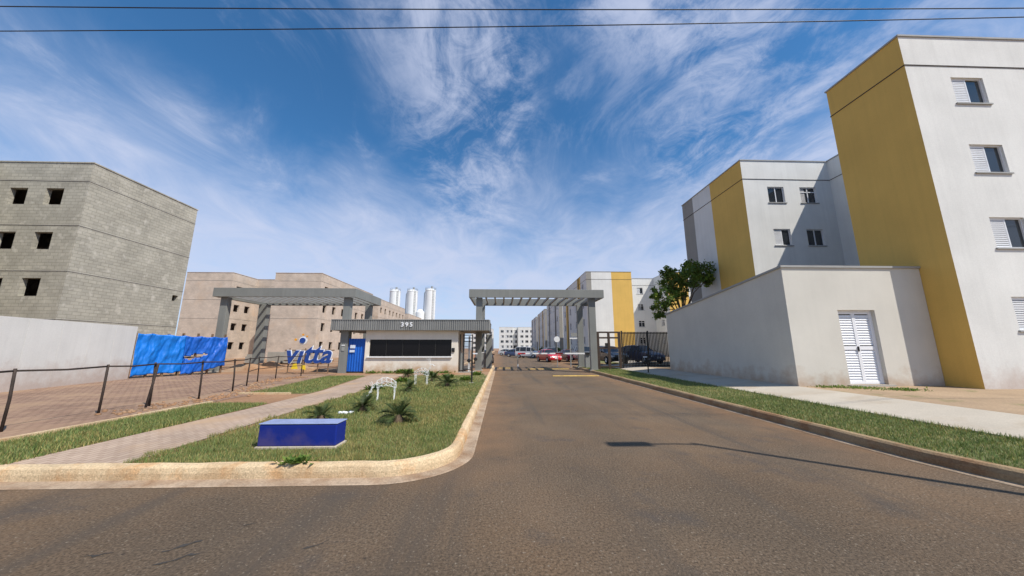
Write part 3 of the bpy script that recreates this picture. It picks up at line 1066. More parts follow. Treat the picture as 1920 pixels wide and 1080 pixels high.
lw = (dx1 - dx0) / 2 - .05 - .10
slat_me.quad((-lw / 2, -.012, -.043), (lw / 2, -.012, -.043), (lw / 2, .022, .043), (-lw / 2, .022, .043))
slat_me.quad((-lw / 2, -.006, -.046), (-lw / 2, .028, .040), (lw / 2, .028, .040), (lw / 2, -.006, -.046))
slat_me.quad((-lw / 2, -.012, -.043), (-lw / 2, -.006, -.046), (lw / 2, -.006, -.046), (lw / 2, -.012, -.043))
slat_me = slat_me.mesh('slat', M_LOUV)
for (a, b) in ((dx0 + .05, mid - .002), (mid + .002, dx1 - .05)):
    leaf = MB()
    leaf.box(a, a + .05, yd - .01, yd + .035, dz0 + .01, dz1 - .055).box(b - .05, b, yd - .01, yd + .035, dz0 + .01, dz1 - .055)
    for (c, d) in ((dz0 + .01, dz0 + .09), (dz1 - .125, dz1 - .055), (1.55, 1.67)):
        leaf.box(a + .05, b - .05, yd - .01, yd + .035, c, d)
    lo_ = leaf.build('door', M_LOUV, t)
    z = dz0 + .135
    while z < dz1 - .15:
        if not 1.50 < z < 1.72:
            inst('slat', slat_me, lo_, ((a + b) / 2 - 9.5, yd + .008 - 10.6, z - 0.40))
        z += .083
    MB().quad((a + .05, yd + .045, dz0), (b - .05, yd + .045, dz0), (b - .05, yd + .045, dz1 - .06), (a + .05, yd + .045, dz1 - .06)).build('backing', M_DARK, lo_)
MB().box(mid - .05, mid - .02, yd - .05, yd - .012, 1.50, 1.66).build('handle', M_BLACK, t)
MB().box(dx0 - .1, dx1 + .1, by0 - .12, by0 - .003, .38, .445).build('door_step', M_CONC, t)

# ---------------------------------------------------------------- portals (pergolas)


def portal(x0, x1, y0, y1, zt, zu, posts, label, nsl):
    t = thing('entrance_portal', ((x0 + x1) / 2, (y0 + y1) / 2, 0.15), label, 'portal', 'grey portals at the entrance')
    th = 0.14
    for (a, b, c, d) in ((x0, x1, y0, y0 + th), (x0, x1, y1 - th, y1), (x0, x0 + th, y0 + th, y1 - th), (x1 - th, x1, y0 + th, y1 - th)):
        bevel(MB().box(a, b, c, d, zu, zt).build('fascia', M_GREYM, t), .012)
    w = (x1 - x0 - 2 * th)
    sl = MB().box(-.055, .055, y0 + th + .002, y1 - th - .002, -.065, .065)
    sme = sl.mesh('slat', M_GREYM2, off=((0, (y0 + y1) / 2, 0)))
    for k in range(nsl):
        inst('slat', sme, t, (x0 + th + w * (k + .5) / nsl - (x0 + x1) / 2, 0, zu + .20 - .15))
    for (px, py, pw, pd) in posts:
        bevel(MB().box(px - pw / 2, px + pw / 2, py - pd / 2, py + pd / 2, 0.1, zu + .02).build('post', M_GREYM, t), .015)
        MB().box(px - pw / 2 - .08, px + pw / 2 + .08, py - pd / 2 - .08, py + pd / 2 + .08, 0.1, 0.20).build('base_plate', M_CONC, t)
    return t


portal(-2.2, 6.98, 22.0, 26.5, 5.54, 4.98, [(-1.52, 22.45, .42, .30), (-1.52, 26.0, .42, .30), (6.22, 22.45, .46, .30), (6.22, 26.0, .46, .30)],
       'grey slatted portal spanning the entrance road', 14)
portal(-18.5, -9.47, 21.4, 26.0, 5.44, 4.86, [(-17.95, 21.85, .46, .34), (-18.05, 25.55, .62, .40), (-10.1, 21.85, .46, .34), (-10.2, 25.55, .46, .34)],
       'grey slatted portal left of the guardhouse', 17)

# ---------------------------------------------------------------- guardhouse
t = thing('guardhouse', (-5.4, 22, 0.15), 'low cream guardhouse with long black window and grey ribbed canopy', 'guardhouse')
gx0, gx1, gy0, gy1 = -8.18, -2.62, 20.36, 24.0
zc0 = 2.66
wx0, wx1, wz0, wz1 = -7.92, -3.02, 1.12, 2.12
mb = MB()
for (a, b, c, d) in ((gx0, wx0, .1, zc0), (wx1, gx1, .1, zc0), (wx0, wx1, .1, wz0), (wx0, wx1, wz1, zc0)):
    mb.quad((a, gy0, c), (b, gy0, c), (b, gy0, d), (a, gy0, d))
rv = .10
mb.quad((wx0, gy0, wz0), (wx0, gy0, wz1), (wx0, gy0 + rv, wz1), (wx0, gy0 + rv, wz0))
mb.quad((wx1, gy0, wz0), (wx1, gy0 + rv, wz0), (wx1, gy0 + rv, wz1), (wx1, gy0, wz1))
mb.quad((wx0, gy0, wz1), (wx1, gy0, wz1), (wx1, gy0 + rv, wz1), (wx0, gy0 + rv, wz1))
mb.quad((wx0, gy0, wz0), (wx0, gy0 + rv, wz0), (wx1, gy0 + rv, wz0), (wx1, gy0, wz0))
mb.quad((gx1, gy0, .1), (gx1, gy1, .1), (gx1, gy1, zc0), (gx1, gy0, zc0))
mb.quad((gx0, gy1, .1), (gx0, gy0, .1), (gx0, gy0, zc0), (gx0, gy1, zc0))
mb.quad((gx1, gy1, .1), (gx0, gy1, .1), (gx0, gy1, zc0), (gx1, gy1, zc0))
mb.build('wall', M_GUARD, t)
wf = MB()
nP = 5
for k in range(nP + 1):
    x = wx0 + (wx1 - wx0) * k / nP
    wf.box(max(wx0, x - .02), min(wx1, x + .02), gy0 + .05, gy0 + .09, wz0, wz1)
wf.box(wx0, wx1, gy0 + .051, gy0 + .089, wz0, wz0 + .03).box(wx0, wx1, gy0 + .051, gy0 + .089, wz1 - .03, wz1)
wfo = wf.build('window', M_BLACK, t)
for k in range(nP):
    a, b = wx0 + (wx1 - wx0) * k / nP, wx0 + (wx1 - wx0) * (k + 1) / nP
    MB().quad((a, gy0 + .08, wz0), (b, gy0 + .08, wz0), (b, gy0 + .08, wz1), (a, gy0 + .08, wz1)).build('pane', M_BLACKGLASS, wfo)
MB().box(wx0 - .1, wx1 + .06, gy0 - .10, gy0 - .002, wz0 - .07, wz0 - .005).build('sill', M_SIGNW, t)
MB().box(wx1 + .03, wx1 + .2, gy0 - .06, gy0 - .002, 1.38, 1.62).build('intercom', M_BLACK, t)
# canopy: plain deck and a vertically ribbed fascia
cx0, cx1, cy0, cy1, cz1 = -10.15, -0.76, 20.0, 24.6, 3.28
cp = MB().box(cx0 + .05, cx1 - .05, cy0 + .06, cy1, zc0 + .003, cz1 - .08).build('canopy', M_GREYM, t)
rb = MB()
xs = []
x = cx0
pitch = 0.13
prof = []
while x < cx1 - 1e-6:
    prof += [(x, 0.0), (x + pitch * .42, 0.0), (x + pitch * .5, .035), (x + pitch * .92, .035)]
    x += pitch
prof.append((cx1, 0.0))
for (a, b) in zip(prof[:-1], prof[1:]):
    rb.quad((a[0], cy0 + a[1], zc0), (b[0], cy0 + b[1], zc0), (b[0], cy0 + b[1], cz1), (a[0], cy0 + a[1], cz1))
for X in (cx0, cx1):
    y = cy0
    while y < cy1 - .1:
        s = 1 if X == cx1 else -1
        y2 = min(y + pitch, cy1)
        m_ = (y + y2) / 2
        pp = [(X, y), (X, m_), (X - s * .03, m_ + .01), (X - s * .03, y2)]
        for a, b in zip(pp[:-1], pp[1:]):
            rb.quad((*a, zc0), (*b, zc0), (*b, cz1), (*a, cz1))
        y = y2
rb.build('ribbed_fascia', M_RIB, t)
fl = MB().box(cx0 - .02, cx1 + .02, cy0 - .02, cy1, cz1 - .002, cz1 + .03).build('cap_flashing', M_GREYM2, t)


def text_mesh(s, size, depth, off=0.0, shear=0.0, bev=0.0, spacing=1.0):
    cu = bpy.data.curves.new('text', 'FONT')
    cu.body = s
    cu.size = size
    cu.extrude = depth
    cu.offset = off
    cu.shear = shear
    cu.bevel_depth = bev
    cu.space_character = spacing
    cu.resolution_u = 5
    ob = bpy.data.objects.new('text', cu)
    col.objects.link(ob)
    dg = bpy.context.evaluated_depsgraph_get()
    me = bpy.data.meshes.new_from_object(ob.evaluated_get(dg))
    col.objects.unlink(ob)
    bpy.data.objects.remove(ob)
    return me


x = -6.02
for ch in '395':
    me = text_mesh(ch, .36, .012, .012)
    me.materials.clear()
    me.materials.append(M_SIGNW)
    o = inst('house_number_digit', me, t, (x + 5.4, cy0 - .02 - 22, zc0 + .22 - .15), (R(90), 0, 0))
    x += .26
MB().box(-9.70, -9.25, 20.40, 20.85, .1, zc0).build('pillar', M_GREYM, t)
MB().box(-9.60, -9.40, 20.38, 20.399, 1.75, 1.80).build('intercom_plate', M_SIGNW, t)
MB().box(-9.58, -9.42, 20.37, 20.399, 1.45, 1.68).build('intercom_panel', M_GREYM2, t)
# blue sheeted gate between pillar and wall
bd = MB()
n_ = 22
for k in range(n_):
    a, b = -9.22 + 1.02 * k / n_, -9.22 + 1.02 * (k + 1) / n_
    ya, yb = 20.5 + .022 * math.sin(k * 1.9), 20.5 + .022 * math.sin((k + 1) * 1.9)
    bd.quad((a, ya, .24), (b, yb, .24), (b, yb, 2.18), (a, ya, 2.18))
MB_ = bd
bo = bd.build('blue_sheet_gate', M_TARPD, t)
for z in (.26, 1.2, 2.15):
    MB().box(-9.24, -8.19, 20.53, 20.57, z - .025, z + .025).build('gate_rail', M_BLACK, bo)
MB().box(-9.10, -8.80, 20.44, 20.452, 1.60, 1.80).build('notice', M_PAPER, bo)
MB().box(-9.12, -8.82, 20.44, 20.452, 1.36, 1.50).build('notice', M_PAPER, bo)

# pedestrian gate cage right of the guardhouse
t = thing('pedestrian_gate', (-2.05, 20.9, 0.15), 'black barred pedestrian gate cage beside the guardhouse', 'gate')
fr = MB()
for x in (-2.52, -2.32, -1.78):
    fr.box(x - .03, x + .03, 20.6, 20.66, .15, 2.45)
fr.build('frame', M_BLACK, t)
for z in (2.40, 2.22, 2.02, 0.32):
    MB().box(-2.29, -1.81, 20.61, 20.65, z - .025, z + .025).build('cross_bar', M_BLACK, t)
for k in range(9):
    x = -2.29 + .48 * (k + .5) / 9
    MB().box(x - .008, x + .008, 20.62, 20.64, .35, 2.0).build('bar', M_GREYM, t)
MB().box(-2.515, -2.325, 20.615, 20.645, .3, 1.3).build('kick_panel', M_GREYM, t)
MB().box(-2.06, -1.96, 21.0, 21.1, .15, 2.35).build('turnstile_column', M_SIGNW, t)
for k in range(4):
    MB().bar((-2.01, 21.05, .5 + .4 * k), (-2.35, 21.25, .5 + .4 * k), .03, .03).build('turnstile_arm', M_RIM, t)
MB().box(-2.6, -1.55, 20.45, 21.2, .145, .20).build('threshold', M_CONC, t)

t = thing('gate_pier', (-0.92, 25.0, 0.15), 'grey pier with low blue-grey panel behind the road portal post', 'pier')
bevel(MB().box(-1.14, -.70, 24.8, 25.2, .1, 2.62).build('pier', M_GREYM, t), .01)
MB().box(-1.5, -1.15, 24.95, 25.05, .2, 1.25).build('panel', M_GREYM2, t)
MB().box(-1.5, -1.15, 24.93, 25.07, 1.25, 1.31).build('panel_cap', M_SIGNW, t)

# ---------------------------------------------------------------- barrier
t = thing('barrier_gate', (6.45, 25.0, 0.10), 'white barrier boom lowered across the entrance road', 'barrier')
bevel(MB().box(6.25, 6.65, 24.8, 25.2, .1, 1.12).build('cabinet', M_GREYM2, t), .03)
MB().box(6.22, 6.68, 24.77, 25.23, 1.12, 1.2).build('cabinet_lid', M_SIGNW, t)
for k in range(9):
    a, b = 6.22 - 5.0 * k / 9, 6.22 - 5.0 * (k + 1) / 9
    MB().box(b + .002, a, 24.70, 24.76, 1.17, 1.27).build('boom_section', M_BARRW if k not in (3, 8) else M_RED, t)
MB().box(6.2, 6.6, 24.69, 24.78, 1.14, 1.30).build('boom_clamp', M_BLACK, t)
t = thing('boom_rest', (1.22, 24.75, 0.0), 'thin dark boom rest post with reflector in mid road', 'post')
MB().box(1.19, 1.25, 24.72, 24.78, 0, 1.15).build('post', M_GREYM, t)
MB().box(1.16, 1.28, 24.70, 24.80, 1.15, 1.165).build('fork', M_GREYM, t)
MB().box(1.17, 1.27, 24.705, 24.719, .25, .42).build('reflector', M_SIGNW, t)

t = thing('sign_post', (4.9, 29.3, 0.0), 'round white sign on slim grey pole behind the barrier', 'sign')
MB().tube([(0, 0, 0), (0, 0, 2.6)], .035, 8).build('pole', M_GREYM2, t, world=False)
sg = MB().lathe([(0.001, -.012), (.26, -.012), (.26, .012), (.001, .012)], 20, (0, -.05, 2.38), axis='y').build('sign_face', M_SIGNW, t, world=False)
t = thing('access_frame', (6.0, 27.2, 0.1), 'light grey access frame behind the right portal post', 'gate')
for dx in (-.35, .45):
    MB().box(6 + dx - .04, 6 + dx + .04, 27.16, 27.24, .1, 2.35).build('post', M_GREYM2, t)
MB().box(5.6, 6.5, 27.15, 27.25, 2.352, 2.45).build('lintel', M_SIGNW, t)
MB().box(5.72, 6.40, 27.17, 27.23, 2.55, 2.85).build('sign_plate', M_GREYM2, t)

# ---------------------------------------------------------------- railings right of the portal
t = thing('sliding_gate', (7.25, 22.4, 0.25), 'dark brown framed gate panel right of the road portal', 'gate')
for x in (6.55, 7.28, 8.02):
    MB().box(x - .08, x + .08, 22.36, 22.44, .22, 2.72).build('upright', M_BROWN, t)
for z in (2.67, 2.30, 1.62, .40):
    for (a, b) in ((6.632, 7.198), (7.362, 7.938)):
        MB().box(a, b, 22.37, 22.43, z - .055, z + .055).build('rail', M_BROWN, t)
MB().box(7.0, 7.2, 22.33, 22.365, 1.7, 1.95).build('lock_box', M_BLACK, t)
t = thing('bar_fence', (9.8, 22.4, 0.3), 'black vertical bar fence between gate panel and store wall', 'fence')
bar_me = MB().box(-.026, .026, -.012, .012, 0, 2.35).mesh('bar', M_BLACK)
x = 8.3
while x < 11.6:
    inst('bar', bar_me, t, (x - 9.8, 0, .05))
    x += .10
for z in (.45, 2.62):
    MB().box(8.12, 11.65, 22.375, 22.387, z - .03, z + .03).build('rail', M_BLACK, t)
for x in (8.2, 10.0, 11.6):
    MB().box(x - .04, x + .04, 22.395, 22.475, .28, 2.78).build('post', M_BLACK, t)
t = thing('yard_post', (8.12, 22.9, 0.3), 'slim cream post behind the brown gate panel', 'post')
MB().box(8.09, 8.19, 22.85, 22.95, .3, 2.66).build('shaft', M_BOX, t)
MB().box(8.07, 8.21, 22.83, 22.97, 2.66, 2.70).build('cap', M_CONC, t)

# ---------------------------------------------------------------- blue tarp fence on the left
T0, T1, T2 = Vector((-17.95, 17.0)), Vector((-17.25, 18.75)), Vector((-16.5, 20.6))


def tarp(a, b, zb0, zb1, zt0, zt1, nx, nz, amp, mat, parent, name, tear=None, seed=0, out=0.0):
    mb = MB()
    d = (b - a)
    nn = Vector((d.y, -d.x)).normalized()
    r = random.Random(seed)
    ph = [r.random() * 6 for _ in range(6)]
    idx = {}
    for i in range(nx + 1):
        u = i / nx
        for k in range(nz + 1):
            w = k / nz
            p = a + d * u
            nv = Vector((u * 5 + seed, w * 2.2 - u * 3, seed * 1.7))
            off = out + amp * (2.2 * mnoise.noise(nv) + 1.3 * mnoise.noise(nv * 2.7) + .7 * mnoise.noise(nv * 6.1) + .35 * math.sin(u * 19 + ph[0]) * w + .5 * (1 - w) * math.sin(u * 7 + ph[1]))
            sag = .05 * abs(math.sin(u * math.pi * 3 + ph[4]))
            zt = zt0 + (zt1 - zt0) * u - sag
            zb = zb0 + (zb1 - zb0) * u + .05 * math.sin(u * 5 + ph[5]) + .02 * math.sin(u * 23)
            mb.v.append((p.x + nn.x * off, p.y + nn.y * off, zb + (zt - zb) * w))
    for i in range(nx):
        for k in range(nz):
            u, w = (i + .5) / nx, (k + .5) / nz
            if tear and tear(u, w):
                continue
            f = (i * (nz + 1) + k, (i + 1) * (nz + 1) + k, (i + 1) * (nz + 1) + k + 1, i * (nz + 1) + k + 1)
            mb.f.append(f)
            mb.m.append(0)
    o = mb.build(name, mat, parent, smooth=True)
    md = o.modifiers.new('solid', 'SOLIDIFY')
    md.thickness = .006
    return o


t = thing('tarp_fence', (-17.6, 17.9, 0.15), 'bright blue tarpaulin sheet strung on posts at the site edge', 'tarpaulin')
tarp(T0, T1 + (T1 - T0) * .05, .20, .42, 2.36, 2.28, 60, 26, .05, M_TARP, t, 'tarp_sheet', seed=3)
for k in range(4):
    p = T0 + (T1 - T0) * k / 3
    MB().bar((p.x - .12, p.y, .1), (p.x - .12, p.y, 2.35), .08, .08).build('post', M_WOOD, t)
t = thing('tarp_fence', (-16.9, 19.7, 0.15), 'darker blue torn tarpaulin sheet right of the bright one', 'tarpaulin')
tarp(T1, T2, .22, .55, 2.27, 2.26, 60, 30, .05, M_TARPD, t, 'tarp_sheet', seed=9, out=.05,
     tear=lambda u, w: abs(w - (.42 + .12 * u + .02 * math.sin(u * 30))) < .055 * max(0, math.sin(min(1, (u + .06) / .62) * math.pi)) and u < .55)
for k in range(4):
    p = T1 + (T2 - T1) * k / 3
    MB().bar((p.x - .14, p.y, .1), (p.x - .14, p.y, 2.42), .08, .08).build('post', M_WOOD, t)
MB().bar((T1.x - .13, T1.y, 1.1), (T2.x - .13, T2.y, 1.1), .05, .09).build('rail', M_WOOD, t)
t = thing('hoarding', (-17.4, 14.6, 0.15), 'white painted hoarding panels left of the blue tarpaulin', 'hoarding')
for k in range(6):
    a = Vector((-17.9, 16.85)) + Vector((.25, -.97)) * (k * 1.2)
    b = a + Vector((.25, -.97)) * 1.19
    MB().bar((a.x, a.y, 1.4), (b.x, b.y, 1.4), .05, 2.5).build('panel', M_WHITE, t)
    MB().bar((a.x - .1, a.y, .1), (a.x - .1, a.y, 2.6), .08, .08).build('post', M_WOOD, t)

# ---------------------------------------------------------------- dark pipe railing along the brick yard
t = thing('pipe_railing', (-8.9, 11.0, 0.15), 'rusty dark pipe railing along the brick yard', 'railing')
FP = [(-8.6, 4.9), (-8.75, 6.4), (-8.85, 7.9), (-8.93, 9.05), (-8.72, 10.2), (-8.95, 11.7), (-9.9, 13.6), (-10.7, 15.3), (-10.85, 16.7), (-10.3, 17.8)]
for k, (x, y) in enumerate(FP):
    lean = random.uniform(-.05, .05)
    MB().tube([(x, y, .1), (x + lean * .4, y, .7), (x + lean, y + random.uniform(-.04, .04), 1.24)], .023, 6).build('post', M_RUSTY, t, smooth=True)
    if k == 3:
        MB().tube([(x + .16, y - .25, .1), (x + .10, y - .12, .7), (x + .08, y - .05, 1.2)], .026, 6).build('post', M_RUSTY, t, smooth=True)
for (a, b) in zip(FP[:-1], FP[1:]):
    MB().tube([(a[0], a[1], 1.2), ((a[0] + b[0]) / 2, (a[1] + b[1]) / 2, 1.175), (b[0], b[1], 1.2)], .02, 6).build('rail', M_RUSTY, t, smooth=True)
    if a[1] > 12:
        MB().tube([(a[0], a[1], .7), (b[0], b[1], .72)], .016, 6).build('rail', M_RUSTY, t, smooth=True)

# ---------------------------------------------------------------- lettered sign
t = thing('letter_sign', (-11.25, 20.0, 0.15), 'blue rounded lettering sign with white edge beside the blue gate', 'sign')
x = -12.62
for ch, adv, sz in (('v', .70, 1.50), ('i', .36, 1.42), ('t', .48, 1.58), ('t', .52, 1.58), ('a', .7, 1.45)):
    me2 = text_mesh(ch if ch != 'i' else '\u0131', sz, .02, .055, .22)
    me2.materials.clear()
    me2.materials.append(M_SIGNW)
    me1 = text_mesh(ch if ch != 'i' else '\u0131', sz, .035, .022, .22)
    me1.materials.clear()
    me1.materials.append(M_SIGNB)
    lo_ = inst('letter', me1, t, (x + 11.25, -.05, .78 - .15), (R(90), 0, 0))
    inst('letter_edge', me2, lo_, (0, 0, -.06))
    x += adv
MB().lathe([(.001, -.03), (.16, -.03), (.16, .03), (.001, .03)], 18, (-11.67, 19.95, 2.05), axis='y').build('letter_dot', M_SIGNB, t)
MB().lathe([(.001, -.02), (.235, -.02), (.235, .02), (.001, .02)], 18, (-11.67, 20.01, 2.05), axis='y').build('dot_edge', M_SIGNW, t)
for k, (dx, dz, r) in enumerate(((-.02, .34, .06), (.22, .24, .05), (-.42, .05, .07))):
    MB().lathe([(.001, -.02), (r, -.02), (r, .02), (.001, .02)], 12, (-11.67 + dx, 19.98, 2.05 + dz), axis='y').build('spark_dot', M_SIGNO, t)
MB().quad((-12.15, 19.93, .42), (-11.75, 19.93, .42), (-11.85, 19.93, .74), (-12.05, 19.93, .70)).build('yellow_swash', M_SIGNY, t)
MB().quad((-11.6, 19.93, .45), (-11.3, 19.93, .36), (-11.34, 19.93, .62), (-11.58, 19.93, .66)).build('yellow_swash', M_SIGNY, t)
for x in (-12.4, -11.5, -10.7, -10.1):
    MB().box(x - .025, x + .025, 20.03, 20.08, .15, 1.6).build('support', M_WOOD, t)
MB().box(-12.7, -9.85, 20.081, 20.12, .85, .92).build('cross_rail', M_WOOD, t)
MB().box(-12.7, -9.85, 20.081, 20.12, 1.45, 1.52).build('cross_rail', M_WOOD, t)

# ---------------------------------------------------------------- blue masonry block on the lawn
t = thing('blue_block', (-2.96, 5.45, 0.15), 'low dark blue painted masonry block on the lawn', 'block')
bevel(MB().box(-3.56, -2.43, 5.25, 5.56, .185, .490).build('body', M_BLUEB, t), .02, 3)
bevel(MB().box(-3.58, -2.41, 5.23, 5.58, .13, .188).build('footing', M_WALK, t), .008)
bevel(MB().box(-3.568, -2.422, 5.242, 5.568, .492, .508).build('top_slab', M_PALEBLUE, t), .008)

# ---------------------------------------------------------------- spotlights on posts


def spot_post(x, y, z, h, label, flip):
    t = thing('garden_spotlight', (x, y, z), label, 'spotlight', 'spotlight posts')
    MB().tube([(0, 0, -.05), (0, 0, h)], .035, 8).build('post', M_BLACK, t, world=False)
    MB().box(-.10, .10, -.10, .10, -.02, .03).build('base', M_CONC, t, world=False)
    for s in ((-1, .62), (1, .66)):
        hb = MB()
        hb.lathe([(.001, -.1), (.07, -.1), (.085, .1), (.001, .1)], 10, (s[0] * .14, -.02, h * s[1]), axis='y')
        ho = hb.build('lamp_head', M_BLACK, t, world=False)
        MB().bar((0, 0, h * s[1]), (s[0] * .12, 0, h * s[1]), .02, .02).build('bracket', M_BLACK, ho, world=False)
    MB().box(-.22 if flip else .03, -.03 if flip else .22, -.05, .05, h * .80, h * .80 + .05).build('ballast', M_SIGNW, t, world=False)
    return t


spot_post(-1.25, 14.5, .15, 1.5, 'thin black spotlight post at the far end of the lawn', False)
spot_post(8.1, 18.4, .26, 1.05, 'thin black spotlight post beside the shaded sidewalk', True)

# ---------------------------------------------------------------- street lamp and cables
t = thing('street_lamp', (8.13, 1.93, 0.25), 'tall grey street lamp out of view that shadows the road', 'street lamp')
MB().tube([(0, 0, -.1), (0, 0, 4), (0, 0, 7.75)], .07, 10, .045).build('pole', M_GREYM2, t, smooth=True, world=False)
MB().tube([(0, 0, 7.6), (-.3, -.01, 7.74), (-.8, -.03, 7.78)], .03, 8).build('arm', M_GREYM2, t, smooth=True, world=False)
lm = MB()
lm.box(-1.45, -.72, -.15, .10, 7.74, 7.84)
bevel(lm.build('luminaire', M_GREYM2, t, world=False), .03)
for k, (ya, yb, z0, lab) in enumerate(((5.49, 4.83, 7.5, 'lower black overhead cable crossing the sky'), (5.06, 4.63, 7.5, 'upper black overhead cable crossing the sky'))):
    t = thing('overhead_cable', (0, (ya + yb) / 2, 7.5), lab, 'cable', 'overhead cables')
    x0, x1 = -36.0, 36.0
    pts = []
    for j in range(25):
        x = x0 + (x1 - x0) * j / 24
        y = ya + (yb - ya) * (x + 7.11) / 14.3
        pts.append((x, y - (ya + yb) / 2, .0006 * x * x))
    MB().tube(pts, .009, 6).build('wire', M_BLACK, t, smooth=True, world=False)
for s in (-1, 1):
    x = 36.0 * s
    y = 5.49 - .66 * (x + 7.11) / 14.3
    t = thing('utility_pole', (x, y - .2, 0.1), 'concrete utility pole far %s of the view carrying the cables' % ('left' if s < 0 else 'right'), 'pole', 'utility poles')
    MB().tube([(0, 0, -.2), (0, 0, 9.2)], .17, 10, .11).build('pole', M_CONC, t, smooth=True, world=False)
    MB().box(-.05, .05, -.9, .9, 8.0, 8.14).build('crossarm', M_WOOD, t, world=False)

# ---------------------------------------------------------------- white wire animal ornaments


def wire_deer(loc, rz, label, graze, sc):
    t = thing('wire_ornament', loc, label, 'ornament', 'white wire ornaments', rz)
    r = .0055
    body = MB()
    rings = []
    for k in range(5):
        u = k / 4
        x = (-.30 + .60 * u) * sc
        rz_, ry_ = (.105 + .03 * math.sin(u * math.pi) + .015 * (u < .3)) * sc, .095 * sc
        zc_ = (.43 + .17 * math.sin(math.pi * (.15 + .75 * u))) * sc
        ring = [(x, ry_ * math.cos(R(45 * j)), zc_ + rz_ * math.sin(R(45 * j))) for j in range(9)]
        rings.append(ring)
        body.tube(ring, r, 5)
    for j in range(0, 8, 2):
        body.tube([rg[j] for rg in rings], r, 5)
    for a, b in zip(rings[:-1], rings[1:]):
        for j in range(0, 8, 2):
            body.tube([a[j], b[j + 1]], r * .8, 4)
    body.build('body_frame', M_WIRE, t, world=False)
    for sx in (-1, 1):
        for sy in (-1, 1):
            lg = MB()
            x = .26 * sx * sc
            y = .07 * sy * sc
            for dx in (-.015, .015):
                lg.tube([(x + dx * sc, y, .46 * sc), (x + (.01 + dx * .5) * sc, y, .24 * sc), (x + dx * .3 * sc, y, 0)], r, 5)
            for z in (.1, .2, .3):
                lg.tube([(x - .02 * sc, y, z * sc), (x + .02 * sc, y, (z + .04) * sc)], r * .8, 4)
            lg.build('leg', M_WIRE, t, world=False)
    hd = MB()
    if graze:
        nk = [(-.30, 0, .56), (-.42, 0, .42), (-.50, 0, .26)]
        he = [(-.48, 0, .30), (-.56, 0, .16), (-.60, 0, .10)]
    else:
        nk = [(-.28, 0, .58), (-.36, 0, .72), (-.40, 0, .86)]
        he = [(-.36, 0, .90), (-.48, 0, .88), (-.56, 0, .83)]
    for dy in (-.05, .05):
        hd.tube([(x * sc, (y + dy) * sc, z * sc) for x, y, z in nk], r, 5)
        hd.tube([(x * sc, (y + dy * (1 - .3 * i)) * sc, z * sc) for i, (x, y, z) in enumerate(he)], r, 5)
    for (x, y, z) in nk + he:
        hd.tube([((x + .05 * math.cos(R(60 * j))) * sc, .05 * math.sin(R(60 * j)) * sc, z * sc) for j in range(7)], r * .9, 4)
    hd.build('head_and_neck', M_WIRE, t, world=False)
    for s in (-1, 1):
        an = MB()
        bx, bz = he[0][0], he[0][2] + .04
        an.tube([(bx * sc, .03 * s * sc, bz * sc), ((bx + .04) * sc, .10 * s * sc, (bz + .14) * sc), ((bx - .02) * sc, .14 * s * sc, (bz + .26) * sc)], r, 5)
        an.tube([((bx + .04) * sc, .10 * s * sc, (bz + .14) * sc), ((bx + .12) * sc, .15 * s * sc, (bz + .2) * sc)], r, 5)
        an.build('antler', M_WIRE, t, world=False)


wire_deer((-3.27, 9.85, .15), R(10), 'white wire animal ornament on the lawn between two cycads', True, .86)
wire_deer((-3.2, 13.75, .15), R(172), 'white wire animal ornament further back near the guardhouse', False, .92)

# ---------------------------------------------------------------- planting


def set_tint(me, cols):
    """per-face-corner tint: cols has one rgb per polygon"""
    at = me.color_attributes.new('tint', 'FLOAT_COLOR', 'CORNER')
    tot = np.zeros(len(me.polygons), dtype=np.int32)
    me.polygons.foreach_get('loop_total', tot)
    a = np.ones((int(tot.sum()), 4), dtype=np.float32)
    a[:, :3] = np.repeat(np.asarray(cols, dtype=np.float32), tot, axis=0)
    at.data.foreach_set('color', a.ravel())


def frond_mesh(L, arch, nl, seed):
    r = random.Random(seed)
    mb = MB()
    cols = []
    pts = []
    for k in range(9):
        u = k / 8
        pts.append(Vector((L * (u - .16 * u * u * arch), 0, L * (.75 * u * (1.25 - .55 * arch) - .62 * arch * u * u))))
    for k in range(8):
        a, b = pts[k], pts[k + 1]
        w = .012 * (1 - k / 9)
        mb.quad(a + Vector((0, -w, 0)), a + Vector((0, w, 0)), b + Vector((0, w, 0)), b + Vector((0, -w, 0)))
        cols.append((1.2, 1.15, .8))
    for k in range(nl):
        u = .15 + .85 * k / nl
        i = min(7, int(u * 8))
        p = pts[i].lerp(pts[i + 1], u * 8 - i)
        d = (pts[i + 1] - pts[i]).normalized()
        ll = L * .30 * math.sin(math.pi * (.12 + .83 * u)) + .02
        for s in (-1, 1):
            tip = p + d * ll * .55 + Vector((0, s * ll * .8, ll * (.25 + r.uniform(-.1, .1))))
            wv = d * .014
            mb.quad(p - wv, p + wv, tip)
            g = r.uniform(.65, 1.35)
            cols.append((g * r.uniform(.9, 1.25), g, g * r.uniform(.7, 1.0)))
    me = mb.mesh('frond', M_FROND)
    set_tint(me, cols)
    return me


def cycad(x, y, z, size, n, label, seed):
    r = random.Random(seed)
    t = thing('cycad', (x, y, z), label, 'plant', 'cycads on the lawn')
    MB().lathe([(.10, -.05), (.11, .06), (.06, .14), (.001, .16)], 10).build('trunk', M_BARK, t, smooth=True, world=False)
    ms = [frond_mesh(1.0, a, 24, seed * 10 + k) for k, a in enumerate((.5, .85, 1.2))]
    for k in range(n):
        lv = k / n
        m = ms[min(2, int(lv * 3))]
        s = size * r.uniform(.8, 1.1) * (.8 + .25 * lv)
        inst('frond', m, t, (0, 0, .10), (r.uniform(-.1, .1), -R(28) * (1 - lv) + r.uniform(-.1, .1), r.uniform(0, 6.28)), (s, s, s))
    return t


